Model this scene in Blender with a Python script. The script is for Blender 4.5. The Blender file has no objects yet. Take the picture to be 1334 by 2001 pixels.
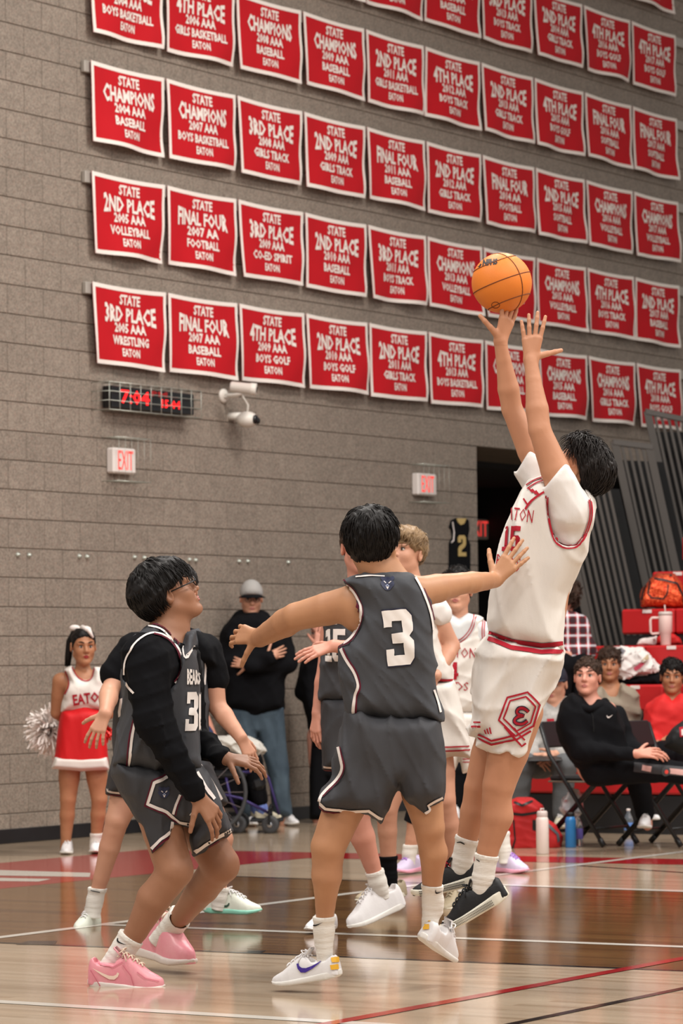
import bpy, math, random
import numpy as np
from mathutils import Vector, Matrix
from mathutils.bvhtree import BVHTree
from mathutils.geometry import tessellate_polygon

random.seed(7); rng = np.random.default_rng(11)
SC = bpy.context.scene
COL = SC.collection

# ------------------------------------------------------------------ camera
FPX, CX, CY = 6490.0, 667.0, 1000.5
TH, PITCH, ROLL, CAMH = 0.5725, 0.04522, 0.0105, 1.22
fwd0 = np.array([math.cos(TH), math.sin(TH), 0.0]); rgt0 = np.array([math.sin(TH), -math.cos(TH), 0.0]); up0 = np.array([0, 0, 1.0])
FW = fwd0 * math.cos(PITCH) + up0 * math.sin(PITCH)
u_ = up0 * math.cos(PITCH) - fwd0 * math.sin(PITCH)
RT = rgt0 * math.cos(ROLL) - u_ * math.sin(ROLL)
UP = u_ * math.cos(ROLL) + rgt0 * math.sin(ROLL)
CAM = np.array([0, 0, CAMH])
MW = np.stack([RT, UP, FW])            # rows: view axes in world
cd = bpy.data.cameras.new('camera'); cam = bpy.data.objects.new('camera', cd); COL.objects.link(cam)
cam.matrix_world = Matrix(((RT[0], UP[0], -FW[0], CAM[0]), (RT[1], UP[1], -FW[1], CAM[1]), (RT[2], UP[2], -FW[2], CAM[2]), (0, 0, 0, 1)))
cd.sensor_fit = 'HORIZONTAL'; cd.sensor_width = 24.0; cd.lens = FPX / 1334 * 24.0
cd.clip_end = 200; cd.dof.use_dof = True; cd.dof.focus_distance = 12.5; cd.dof.aperture_fstop = 7.0
SC.camera = cam
# ------------------------------------------------------------------ world, lamps, exposure
w = bpy.data.worlds.new('world'); SC.world = w; w.use_nodes = True
w.node_tree.nodes['Background'].inputs[0].default_value = (1.0, 0.96, 0.92, 1)
w.node_tree.nodes['Background'].inputs[1].default_value = 0.36
SC.view_settings.view_transform = 'Standard'; SC.view_settings.look = 'None'
SC.view_settings.gamma = 1.0; SC.view_settings.exposure = 0.0
SC.view_settings.use_curve_mapping = False
def gym_lamp(x, y, z, energy, size=1.6):
    l = bpy.data.lights.new('gym_lamp', 'AREA'); l.energy = energy; l.size = size; l.color = (1, 0.955, 0.90)
    o = bpy.data.objects.new('gym_lamp', l); COL.objects.link(o); o.location = (x, y, z)
for lx in (2.0, 8.0, 13.5, 19.0):
    for ly in (-3.5, 3.0, 9.5):
        gym_lamp(lx, ly, 8.6, {2.0: 330, 8.0: 330, 13.5: 440, 19.0: 430}[lx])

def cs(x, y, Z):                       # picture point at a depth -> view space
    return np.array([(x - CX) / FPX * Z, -(y - CY) / FPX * Z, Z])
def tow(v):                            # view space -> world
    return CAM + np.asarray(v) @ MW
def P(x, y, Z): return tow(cs(x, y, Z))
def ray(x, y): return np.array([(x - CX) / FPX, -(y - CY) / FPX, 1.0]) @ MW
def F(x, y, z=0.0):
    r = ray(x, y); return CAM + r * ((z - CAMH) / r[2])
WY = F(100, 1641.4)[1]
def W(x, y, off=0.0):
    r = ray(x, y); return CAM + r * ((WY - off - CAM[1]) / r[1])
def depth(p): return float((np.asarray(p) - CAM) @ FW)

# ------------------------------------------------------------------ materials
def lin(c):
    if isinstance(c, str):
        c = [int(c[i:i + 2], 16) / 255 for i in (0, 2, 4)]
    return tuple(x / 12.92 if x <= 0.04045 else ((x + 0.055) / 1.055) ** 2.4 for x in c) + (1.0,)
MATS = {}
def mat(name, col, rough=0.6, bump=None, spec=0.4, metal=0.0, emit=0.0, var=None, alpha=1.0, trans=0.0, sheen=0.0, coat=0.0, coords='Object'):
    if name in MATS: return MATS[name]
    m = bpy.data.materials.new(name); m.use_nodes = True; nt = m.node_tree; b = nt.nodes['Principled BSDF']; L = nt.links
    b.inputs['Base Color'].default_value = lin(col); b.inputs['Roughness'].default_value = rough
    b.inputs['Specular IOR Level'].default_value = spec; b.inputs['Metallic'].default_value = metal
    if trans: b.inputs['Transmission Weight'].default_value = trans
    if sheen: b.inputs['Sheen Weight'].default_value = sheen
    if coat: b.inputs['Coat Weight'].default_value = coat
    if emit:
        b.inputs['Emission Color'].default_value = lin(col); b.inputs['Emission Strength'].default_value = emit
    tc = nt.nodes.new('ShaderNodeTexCoord')
    if var:                            # (scale, second colour, amount)
        n = nt.nodes.new('ShaderNodeTexNoise'); n.inputs['Scale'].default_value = var[0]; n.inputs['Detail'].default_value = 4
        L.new(tc.outputs[coords], n.inputs['Vector'])
        r = nt.nodes.new('ShaderNodeMapRange'); r.inputs[1].default_value = 0.35; r.inputs[2].default_value = 0.65
        r.inputs[3].default_value = 0; r.inputs[4].default_value = var[2]; L.new(n.outputs[0], r.inputs[0])
        mx = nt.nodes.new('ShaderNodeMix'); mx.data_type = 'RGBA'; L.new(r.outputs[0], mx.inputs[0])
        mx.inputs[6].default_value = lin(col); mx.inputs[7].default_value = lin(var[1]); L.new(mx.outputs[2], b.inputs['Base Color'])
    if bump:                           # list of (scale, strength, distance, stretch)
        prev = None
        for (sc, st, di, strch) in bump:
            mp = nt.nodes.new('ShaderNodeMapping'); mp.inputs['Scale'].default_value = strch; L.new(tc.outputs[coords], mp.inputs[0])
            n = nt.nodes.new('ShaderNodeTexNoise'); n.inputs['Scale'].default_value = sc; n.inputs['Detail'].default_value = 3
            L.new(mp.outputs[0], n.inputs['Vector'])
            bp = nt.nodes.new('ShaderNodeBump'); bp.inputs['Strength'].default_value = st; bp.inputs['Distance'].default_value = di
            L.new(n.outputs[0], bp.inputs['Height'])
            if prev: L.new(prev.outputs[0], bp.inputs['Normal'])
            prev = bp
        L.new(prev.outputs[0], b.inputs['Normal'])
    MATS[name] = m; return m
ISO = (1, 1, 1)

# ------------------------------------------------------------------ mesh helpers
def tag(o, label=None, cat=None, group=None, kind=None):
    if label: o['label'] = label
    if cat: o['category'] = cat
    if group: o['group'] = group
    if kind: o['kind'] = kind
    return o
def empty(name, loc, label=None, cat=None, group=None, kind=None):
    o = bpy.data.objects.new(name, None); COL.objects.link(o); o.location = tuple(float(a) for a in loc); o.empty_display_size = 0.1
    return tag(o, label, cat, group, kind)
def wloc(o):
    l = np.array(o.location[:])
    return l + (wloc(o.parent) if o.parent else 0)
def rawmesh(name, V, Fc, m, smooth=True):
    me = bpy.data.meshes.new(name)
    me.from_pydata([tuple(map(float, v)) for v in V] if not isinstance(V, np.ndarray) else V.astype(float).tolist(), [], Fc if isinstance(Fc, list) else Fc.tolist())
    me.materials.append(m)
    if smooth: me.shade_smooth()
    return me
def mk(name, V, Fc, m, parent=None, smooth=True, label=None, cat=None, group=None, kind=None, origin=None):
    """V in world space; the object's origin is its parent's (or `origin`)."""
    V = np.asarray(V, float).reshape(-1, 3)
    org = wloc(parent) if parent is not None else (np.asarray(origin, float) if origin is not None else (np.array([V[:, 0].mean(), V[:, 1].mean(), V[:, 2].min()]) if len(V) else np.zeros(3)))
    o = bpy.data.objects.new(name, rawmesh(name, V - org, Fc, m, smooth)); COL.objects.link(o)
    if parent is not None: o.parent = parent
    else: o.location = org
    return tag(o, label, cat, group, kind)
class MB:
    def __init__(s): s.V = []; s.F = []
    def add(s, V, Fc):
        n = len(s.V); s.V += [tuple(map(float, v)) for v in V]; s.F += [tuple(i + n for i in f) for f in Fc]
    def box(s, c, sz, ax=None, bev=0.0):
        ax = np.eye(3) if ax is None else np.asarray(ax); c = np.asarray(c, float); h = np.asarray(sz, float) / 2
        if bev <= 0:
            V = [c + (sx * h[0]) * ax[0] + (sy * h[1]) * ax[1] + (sz_ * h[2]) * ax[2] for sx in (-1, 1) for sy in (-1, 1) for sz_ in (-1, 1)]
            s.add(V, [(0, 1, 3, 2), (4, 6, 7, 5), (0, 4, 5, 1), (2, 3, 7, 6), (0, 2, 6, 4), (1, 5, 7, 3)])
        else:
            b = min(bev, *(h * 0.99)); V = []; idx = {}
            for sx in (-1, 1):
                for sy in (-1, 1):
                    for sz_ in (-1, 1):
                        for k in range(3):
                            q = h - b; q[k] = h[k]; sg = (sx, sy, sz_)
                            idx[(sx, sy, sz_, k)] = len(V)
                            V.append(c + sum(sg[j] * q[j] * ax[j] for j in range(3)))
            Fc = []
            for k in range(3):
                a, e = [j for j in range(3) if j != k]
                for sg in (-1, 1):
                    q = []
                    for (p, r) in ((-1, -1), (1, -1), (1, 1), (-1, 1)):
                        t = [0, 0, 0]; t[k] = sg; t[a] = p; t[e] = r; q.append(idx[(*t, k)])
                    Fc.append(tuple(q))
            for k in range(3):
                a, e = [j for j in range(3) if j != k]
                for p in (-1, 1):
                    for r in (-1, 1):
                        t0 = [0] * 3; t1 = [0] * 3; t0[k] = -1; t1[k] = 1
                        for t in (t0, t1): t[a] = p; t[e] = r
                        Fc.append((idx[(*t0, a)], idx[(*t1, a)], idx[(*t1, e)], idx[(*t0, e)]))
            for sx in (-1, 1):
                for sy in (-1, 1):
                    for sz_ in (-1, 1): Fc.append(tuple(idx[(sx, sy, sz_, k)] for k in range(3)))
            s.add(V, Fc)
        return s
    def tube(s, pts, r, n=8, cap=True, flat=None):
        pts = [np.asarray(p, float) for p in pts]; m = len(pts); r = [r] * m if np.isscalar(r) else list(r)
        V = []; up = None
        for i, p in enumerate(pts):
            t = pts[min(i + 1, m - 1)] - pts[max(i - 1, 0)]; t = t / (np.linalg.norm(t) + 1e-12)
            if up is None:
                a = np.array([0, 0, 1.0]) if abs(t[2]) < 0.9 else np.array([1.0, 0, 0])
                up = np.cross(np.cross(t, a), t)
            up = up - t * (up @ t); up /= np.linalg.norm(up) + 1e-12; sd = np.cross(t, up)
            for k in range(n):
                a = 2 * math.pi * (k + 0.5) / n; V.append(p + r[i] * (math.cos(a) * up * (flat or 1) + math.sin(a) * sd))
        Fc = [(i * n + k, i * n + (k + 1) % n, (i + 1) * n + (k + 1) % n, (i + 1) * n + k) for i in range(m - 1) for k in range(n)]
        if cap: Fc += [tuple(range(n))[::-1], tuple((m - 1) * n + k for k in range(n))]
        s.add(V, Fc); return s
    def lathe(s, c, prof, ax=None, n=24):      # prof: (r, z)
        ax = np.eye(3) if ax is None else np.asarray(ax); c = np.asarray(c, float); V = []
        for (r, z) in prof:
            for k in range(n):
                a = 2 * math.pi * k / n; V.append(c + z * ax[2] + r * (math.cos(a) * ax[0] + math.sin(a) * ax[1]))
        m = len(prof)
        Fc = [(i * n + k, i * n + (k + 1) % n, (i + 1) * n + (k + 1) % n, (i + 1) * n + k) for i in range(m - 1) for k in range(n)]
        Fc += [tuple(range(n))[::-1], tuple((m - 1) * n + k for k in range(n))]
        s.add(V, Fc); return s
    def ell(s, c, r, ax=None, n=12):
        r = np.asarray([r] * 3 if np.isscalar(r) else r, float); ax = np.eye(3) if ax is None else np.asarray(ax); c = np.asarray(c, float)
        V = [c + r[2] * ax[2]]; m = n // 2 + 1
        for i in range(1, m):
            t = math.pi * i / m
            for k in range(n):
                a = 2 * math.pi * k / n
                V.append(c + r[0] * math.sin(t) * math.cos(a) * ax[0] + r[1] * math.sin(t) * math.sin(a) * ax[1] + r[2] * math.cos(t) * ax[2])
        V.append(c - r[2] * ax[2]); e = len(V) - 1
        Fc = [(0, 1 + k, 1 + (k + 1) % n) for k in range(n)]
        Fc += [(1 + (i - 1) * n + k, 1 + i * n + k, 1 + i * n + (k + 1) % n, 1 + (i - 1) * n + (k + 1) % n) for i in range(1, m - 1) for k in range(n)]
        Fc += [(e, 1 + (m - 2) * n + (k + 1) % n, 1 + (m - 2) * n + k) for k in range(n)]
        s.add(V, Fc); return s
    def prism(s, poly, thick):                # poly: world points of a planar outline, extruded by vector
        t = np.asarray(thick, float); n = len(poly); poly = [np.asarray(p, float) for p in poly]
        tri = tessellate_polygon([[Vector(p) for p in poly]])
        s.add(poly + [p + t for p in poly], [tuple(x) for x in tri] + [tuple(i + n for i in x)[::-1] for x in tri] + [(i, (i + 1) % n, n + (i + 1) % n, n + i) for i in range(n)])
        return s
    def build(s, name, m, parent=None, smooth=False, **k): return mk(name, s.V, s.F, m, parent, smooth, **k)

# ------------------------------------------------------------------ text (Blender's built-in font turned into flat triangles)
_tx = {}
def text_tris(body, bold=0.02, res=2):
    key = (body, bold, res)
    if key in _tx: return _tx[key]
    c = bpy.data.curves.new('t', 'FONT'); c.body = body; c.offset = bold; c.resolution_u = res; c.align_x = 'CENTER'; c.fill_mode = 'FRONT'
    o = bpy.data.objects.new('t', c); COL.objects.link(o); dg = bpy.context.evaluated_depsgraph_get(); dg.update()
    me = o.evaluated_get(dg).to_mesh(); me.calc_loop_triangles()
    V = np.array([v.co[:2] for v in me.vertices]); T = [tuple(t.vertices) for t in me.loop_triangles]
    o.to_mesh_clear() if hasattr(o, 'to_mesh_clear') else None
    bpy.data.objects.remove(o); bpy.data.curves.remove(c)
    lo, hi = V.min(0), V.max(0); V = (V - (lo + hi) / 2) / (hi - lo)      # unit box, centred
    _tx[key] = (V, T, (hi - lo)[0] / (hi - lo)[1]); return _tx[key]
# ================================================================== THE ROOM
def block_material():
    m = bpy.data.materials.new('ground_face_block'); m.use_nodes = True; nt = m.node_tree; b = nt.nodes['Principled BSDF']; L = nt.links
    g = nt.nodes.new('ShaderNodeNewGeometry'); b.inputs['Roughness'].default_value = 0.55; b.inputs['Specular IOR Level'].default_value = 0.3
    def noise(sc, det):
        n = nt.nodes.new('ShaderNodeTexNoise'); n.inputs['Scale'].default_value = sc; n.inputs['Detail'].default_value = det; L.new(g.outputs['Position'], n.inputs['Vector']); return n
    n1 = noise(95, 2); n2 = noise(9, 4); n3 = noise(38, 2)
    r1 = nt.nodes.new('ShaderNodeValToRGB'); e = r1.color_ramp.elements; e[0].position = 0.30; e[0].color = lin('6a6057'); e[1].position = 0.72; e[1].color = lin('988c80')
    L.new(n1.outputs[0], r1.inputs[0])
    m1 = nt.nodes.new('ShaderNodeMix'); m1.data_type = 'RGBA'; m1.blend_type = 'MIX'; L.new(r1.outputs[0], m1.inputs[6]); m1.inputs[7].default_value = lin('8f776b')
    r2 = nt.nodes.new('ShaderNodeMapRange'); r2.inputs[1].default_value = 0.5; r2.inputs[2].default_value = 0.75; r2.inputs[4].default_value = 0.5; L.new(n3.outputs[0], r2.inputs[0]); L.new(r2.outputs[0], m1.inputs[0])
    oi = nt.nodes.new('ShaderNodeObjectInfo'); a = nt.nodes.new('ShaderNodeMath'); a.operation = 'MULTIPLY_ADD'; L.new(oi.outputs['Random'], a.inputs[0]); a.inputs[1].default_value = 0.10; a.inputs[2].default_value = 0.95
    a2 = nt.nodes.new('ShaderNodeMath'); a2.operation = 'MULTIPLY_ADD'; L.new(n2.outputs[0], a2.inputs[0]); a2.inputs[1].default_value = 0.35; a2.inputs[2].default_value = 0.83
    a3 = nt.nodes.new('ShaderNodeMath'); a3.operation = 'MULTIPLY'; L.new(a.outputs[0], a3.inputs[0]); L.new(a2.outputs[0], a3.inputs[1])
    hs = nt.nodes.new('ShaderNodeHueSaturation'); L.new(m1.outputs[2], hs.inputs['Color']); L.new(a3.outputs[0], hs.inputs['Value']); L.new(hs.outputs[0], b.inputs['Base Color'])
    bp = nt.nodes.new('ShaderNodeBump'); bp.inputs['Strength'].default_value = 0.25; bp.inputs['Distance'].default_value = 0.002; L.new(n1.outputs[0], bp.inputs['Height']); L.new(bp.outputs[0], b.inputs['Normal'])
    return m
M_BLOCK = block_material()
M_MORTAR = mat('mortar', '7d7267', 0.9, var=(30, '8d8276', 0.7))
BH, BL = 0.2032, 0.4064
door_x0 = W(931, 1000)[0]; door_x1 = door_x0 + 5.2; door_z = W(931, 869)[2]
ncourse = int(round(door_z / BH)); door_z = ncourse * BH
X0, X1, ZT = W(-120, 1000)[0] - 7.0, W(1500, 1000)[0] + 1.5, 9.4
xj = W(17.9, 1500)[0]                 # a joint of an even course
wall = MB()
def wallquad(x0, x1, z0, z1): wall.add([(x0, WY, z0), (x1, WY, z0), (x1, WY, z1), (x0, WY, z1)], [(0, 1, 2, 3)])
wallquad(X0, door_x0 - 0.008, 0, ZT); wallquad(door_x0 - 0.008, door_x1, door_z + 0.008, ZT); wallquad(door_x1, X1, 0, ZT)
wall_back = wall.build('wall_back', M_MORTAR, kind='structure', label='grey-brown ground-face block wall', origin=(X0, WY, 0))
bm = MB(); g = 0.003
bm.box((BL / 2, -0.003, BH / 2), (BL - 2 * g, 0.012, BH - 2 * g), bev=0.003)
block_me = rawmesh('block', np.array(bm.V), bm.F, M_BLOCK, False)
cands = []
for c in range(int(ZT / BH)):
    z = c * BH; off = 0 if c % 2 == 0 else BL / 2
    k0 = int(math.floor((X0 - xj - off) / BL))
    x = xj + off + k0 * BL
    while x < X1:
        a, b_ = max(x, X0), min(x + BL, X1)
        if z < door_z - 0.01:
            if a < door_x0 < b_: b_ = door_x0
            if a >= door_x0 - 1e-6 and a < door_x1: a = max(a, door_x1)
        if b_ - a > 0.02: cands.append((a, b_, z, abs(b_ - a - BL) < 1e-4))
        x += BL
def seen(a, b_, z):
    pc = (np.array([(a + b_) / 2, WY, z + BH / 2]) - CAM) @ MW.T
    px, py = CX + pc[0] / pc[2] * FPX, CY - pc[1] / pc[2] * FPX
    hid = (190 < px < 1310) and any(abs((py - yy - 84 - 0.2 * (px - 180) * q) ) < 45 for yy, q in ((118, 1.2), (335, 1.0), (550, 0.75), (-99, 1.4)))
    return px, py, -30 < px < 1360 and -30 < py < 1660, hid
full = [c for c in cands if c[3] and seen(*c[:3])[2]]
full.sort(key=lambda c: (seen(*c[:3])[3], c[0]))
ind = full[:300]; inds = set(map(id, ind))
for c in ind:
    o = bpy.data.objects.new('block', block_me); COL.objects.link(o); o.parent = wall_back
    o.location = (c[0] - X0, 0, c[2])
rest = MB()
for c in cands:
    if id(c) in inds: continue
    rest.box(((c[0] + c[1]) / 2, WY - 0.003, c[2] + BH / 2), (c[1] - c[0] - 2 * g, 0.012, BH - 2 * g), bev=0.003)
o = rest.build('block', M_BLOCK, wall_back); o['kind'] = 'stuff'
M_BASE = mat('black_rubber_base', '17171a', 0.45, var=(4, '26262a', 0.5))
mb = MB(); mb.box(((X0 + door_x0) / 2, WY - 0.014, 0.05), (door_x0 - X0, 0.012, 0.1), bev=0.003)
mb.build('baseboard_back', M_BASE, kind='structure')
# passage behind the opening
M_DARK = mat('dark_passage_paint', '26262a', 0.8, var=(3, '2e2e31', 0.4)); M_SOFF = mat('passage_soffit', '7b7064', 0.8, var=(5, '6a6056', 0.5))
zc = door_z - 0.02
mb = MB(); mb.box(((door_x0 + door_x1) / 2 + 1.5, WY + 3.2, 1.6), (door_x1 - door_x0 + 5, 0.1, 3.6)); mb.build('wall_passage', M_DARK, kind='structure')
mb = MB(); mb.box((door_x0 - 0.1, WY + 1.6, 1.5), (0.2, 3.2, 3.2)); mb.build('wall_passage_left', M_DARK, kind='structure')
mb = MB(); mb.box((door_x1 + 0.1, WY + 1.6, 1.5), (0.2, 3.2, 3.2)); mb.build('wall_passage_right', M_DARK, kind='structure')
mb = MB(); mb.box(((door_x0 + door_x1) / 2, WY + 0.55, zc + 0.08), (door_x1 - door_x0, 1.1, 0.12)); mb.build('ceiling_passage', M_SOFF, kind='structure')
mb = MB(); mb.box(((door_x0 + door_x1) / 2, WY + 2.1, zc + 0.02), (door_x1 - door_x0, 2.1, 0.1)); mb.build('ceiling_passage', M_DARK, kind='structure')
def PW2(x, y, off): r = ray(x, y); return CAM + r * ((WY + off - CAM[1]) / r[1])
M_DRED = mat('maroon_wall_stripe', '5a1216', 0.7, var=(3, '4c0f13', 0.5))
a = PW2(932, 1088, 3.1); b_ = PW2(932, 1110, 3.1)
mb = MB(); mb.box((a[0] + 1.2, WY + 3.13, (a[2] + b_[2]) / 2), (3.4, 0.06, a[2] - b_[2])); mb.build('trim_1', M_DRED, kind='structure', label='maroon stripe along the dark passage wall')
M_LDOOR = mat('pale_grey_door', 'a9aaa8', 0.5, var=(3, 'b5b5b2', 0.4))
t0, t1 = PW2(935, 1115, 3.08), PW2(950, 1115, 3.08)
zz = t0[2]; mb = MB(); mb.box(((t0[0] + t1[0]) / 2, WY + 3.1, zz / 2), (t1[0] - t0[0] + 0.25, 0.05, zz), bev=0.005)
dd = mb.build('door_1', M_LDOOR, kind='structure', label='pale grey door seen through the passage opening')
mb = MB(); mb.box(((t0[0] + t1[0]) / 2, WY + 3.07, zz * 0.62), (t1[0] - t0[0] + 0.25, 0.02, 0.05)); mb.build('door_rail', MATS['dark_passage_paint'], dd)

# ---- floor
def floor_material(name, ca, cb, cc, rough=0.16):
    m = bpy.data.materials.new(name); m.use_nodes = True; nt = m.node_tree; b = nt.nodes['Principled BSDF']; L = nt.links
    g = nt.nodes.new('ShaderNodeNewGeometry'); sx = nt.nodes.new('ShaderNodeSeparateXYZ'); L.new(g.outputs['Position'], sx.inputs[0])
    d = nt.nodes.new('ShaderNodeMath'); d.operation = 'DIVIDE'; L.new(sx.outputs[0], d.inputs[0]); d.inputs[1].default_value = 0.057
    fl = nt.nodes.new('ShaderNodeMath'); fl.operation = 'FLOOR'; L.new(d.outputs[0], fl.inputs[0])
    wn = nt.nodes.new('ShaderNodeTexWhiteNoise'); wn.noise_dimensions = '1D'; L.new(fl.outputs[0], wn.inputs['W'])
    ym = nt.nodes.new('ShaderNodeMath'); ym.operation = 'MULTIPLY_ADD'; L.new(wn.outputs['Value'], ym.inputs[0]); ym.inputs[1].default_value = 7.0; L.new(sx.outputs[1], ym.inputs[2])
    yd = nt.nodes.new('ShaderNodeMath'); yd.operation = 'DIVIDE'; L.new(ym.outputs[0], yd.inputs[0]); yd.inputs[1].default_value = 1.3
    yf = nt.nodes.new('ShaderNodeMath'); yf.operation = 'FLOOR'; L.new(yd.outputs[0], yf.inputs[0])
    cv = nt.nodes.new('ShaderNodeCombineXYZ'); L.new(fl.outputs[0], cv.inputs[0]); L.new(yf.outputs[0], cv.inputs[1])
    w2 = nt.nodes.new('ShaderNodeTexWhiteNoise'); w2.noise_dimensions = '2D'; L.new(cv.outputs[0], w2.inputs['Vector'])
    rp = nt.nodes.new('ShaderNodeValToRGB'); e = rp.color_ramp.elements; e[0].position = 0.0; e[0].color = lin(ca); e[1].position = 1.0; e[1].color = lin(cc)
    k = e.new(0.5); k.color = lin(cb); L.new(w2.outputs['Value'], rp.inputs[0])
    mp = nt.nodes.new('ShaderNodeMapping'); mp.inputs['Scale'].default_value = (60, 2.0, 1); L.new(g.outputs['Position'], mp.inputs[0])
    n = nt.nodes.new('ShaderNodeTexNoise'); n.inputs['Scale'].default_value = 1.0; n.inputs['Detail'].default_value = 4; L.new(mp.outputs[0], n.inputs['Vector'])
    hv = nt.nodes.new('ShaderNodeMath'); hv.operation = 'MULTIPLY_ADD'; L.new(n.outputs[0], hv.inputs[0]); hv.inputs[1].default_value = 0.5; hv.inputs[2].default_value = 0.75
    hs = nt.nodes.new('ShaderNodeHueSaturation'); L.new(rp.outputs[0], hs.inputs['Color']); L.new(hv.outputs[0], hs.inputs['Value']); L.new(hs.outputs[0], b.inputs['Base Color'])
    b.inputs['Roughness'].default_value = rough; b.inputs['Specular IOR Level'].default_value = 0.5
    n2 = nt.nodes.new('ShaderNodeTexNoise'); n2.inputs['Scale'].default_value = 7; n2.inputs['Detail'].default_value = 2; L.new(g.outputs['Position'], n2.inputs['Vector'])
    n3 = nt.nodes.new('ShaderNodeTexNoise'); n3.inputs['Scale'].default_value = 1.0; n3.inputs['Detail'].default_value = 2
    mp3 = nt.nodes.new('ShaderNodeMapping'); mp3.inputs['Scale'].default_value = (18, 1.2, 1); L.new(g.outputs['Position'], mp3.inputs[0]); L.new(mp3.outputs[0], n3.inputs['Vector'])
    b1 = nt.nodes.new('ShaderNodeBump'); b1.inputs['Strength'].default_value = 0.08; b1.inputs['Distance'].default_value = 0.002; L.new(n2.outputs[0], b1.inputs['Height'])
    b2 = nt.nodes.new('ShaderNodeBump'); b2.inputs['Strength'].default_value = 0.25; b2.inputs['Distance'].default_value = 0.0010; L.new(n3.outputs[0], b2.inputs['Height']); L.new(b1.outputs[0], b2.inputs['Normal'])
    L.new(b2.outputs[0], b.inputs['Normal'])
    return m
M_MAPLE = floor_material('maple_boards', 'a8937c', 'b09d87', '9b866f', 0.12)
M_STAIN = floor_material('dark_stained_boards', '664629', '70502f', '573b22', 0.11)
def paint(name, c): return mat(name, c, 0.12, bump=[(7, 0.12, 0.002, ISO), (1.0, 0.25, 0.001, (18, 1.2, 1))], spec=0.5)
M_PRED = paint('red_court_paint', '9a1a1f'); M_PWHITE = paint('white_court_paint', 'cfc9bf'); M_PBLACK = paint('black_court_paint', '231d1b')
floor = mk('floor', [(-3, -12, 0), (X1 + 8, -12, 0), (X1 + 8, WY + 3.3, 0), (-3, WY + 3.3, 0)], [(0, 1, 2, 3)], M_MAPLE, kind='structure', label='glossy maple gym floor with painted court lines', origin=(10, 5, 0))
def fpoly(name, pts, z, m, label=None):
    pp = [F(x, y) * [1, 1, 0] + [0, 0, z] for x, y in pts]
    tri = tessellate_polygon([[Vector(p) for p in pp]])
    return mk(name, pp, [tuple(t) for t in tri], m, floor, False, label)
def fline(name, x0, y0, x1, y1, wpx, z, m, label=None):          # a painted line; its width in metres is taken from the picture
    a, b = F(x0, y0), F(x1, y1); d = (b - a) / np.linalg.norm(b - a); nrm = np.array([-d[1], d[0], 0])
    c = F((x0 + x1) / 2, (y0 + y1) / 2); c2 = F((x0 + x1) / 2, (y0 + y1) / 2 + wpx); wd = abs((c2 - c) @ nrm) / 2
    pp = [a - nrm * wd, b - nrm * wd, b + nrm * wd, a + nrm * wd]
    return mk(name, [p * [1, 1, 0] + [0, 0, z] for p in pp], [(0, 1, 2, 3)], m, floor, False, label)
fpoly('lane_stain', [(-80, 1744), (215, 1715), (300, 1707), (1450, 1747), (1450, 1902), (-80, 1839)], 0.0006, M_STAIN, 'dark brown stained free-throw lane')
fline('lane_edge', -80, 1839, 1450, 1902, 2.4, 0.0012, M_PBLACK, 'thin black edge of the lane'); fline('lane_edge', 300, 1707, 1450, 1747, 1.2, 0.0012, M_PBLACK, 'thin black edge of the lane')
fpoly('court_border', [(-80, 1694), (290, 1660), (1450, 1681), (1450, 1692), (600, 1677), (-80, 1745)], 0.0009, M_PRED, 'red painted court border')
fpoly('border_letter', [(-80, 1698), (177, 1706), (175, 1714), (-80, 1710)], 0.0014, M_PWHITE, 'white painted letter stroke')
fpoly('border_letter', [(-80, 1714), (100, 1718), (75, 1723), (-80, 1721)], 0.0014, M_PWHITE, 'white painted letter stroke')
fline('court_line', -80, 1842, 1450, 1650, 3.6, 0.0016, M_PWHITE, 'white line running towards the back')
fline('court_line', 195, 1807, 1450, 1855, 3.4, 0.0018, M_PWHITE, 'white line across the lane')
fline('court_line', -80, 1953, 800, 2006, 6, 0.0016, M_PWHITE, 'white line nearest the camera')
fline('court_line', 880, 1726, 1450, 1746, 3.0, 0.0020, M_PWHITE, 'white line on the far lane edge')
fline('court_line', 1120, 1691, 1450, 1713, 1.5, 0.0012, M_PBLACK, 'thin black line')
fline('court_line', 560, 2016, 1450, 1852, 7, 0.0022, M_PRED, 'red line')
fline('court_line', 930, 2016, 1450, 1908, 5, 0.0022, M_PBLACK, 'black line')
fpoly('lane_mark', [(56, 1839), (112, 1839), (106, 1847), (30, 1846)], 0.0015, M_PBLACK, 'black lane mark'); fpoly('lane_mark', [(486, 1858), (520, 1858), (508, 1864), (474, 1863)], 0.0015, M_PBLACK, 'black lane mark')

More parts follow.
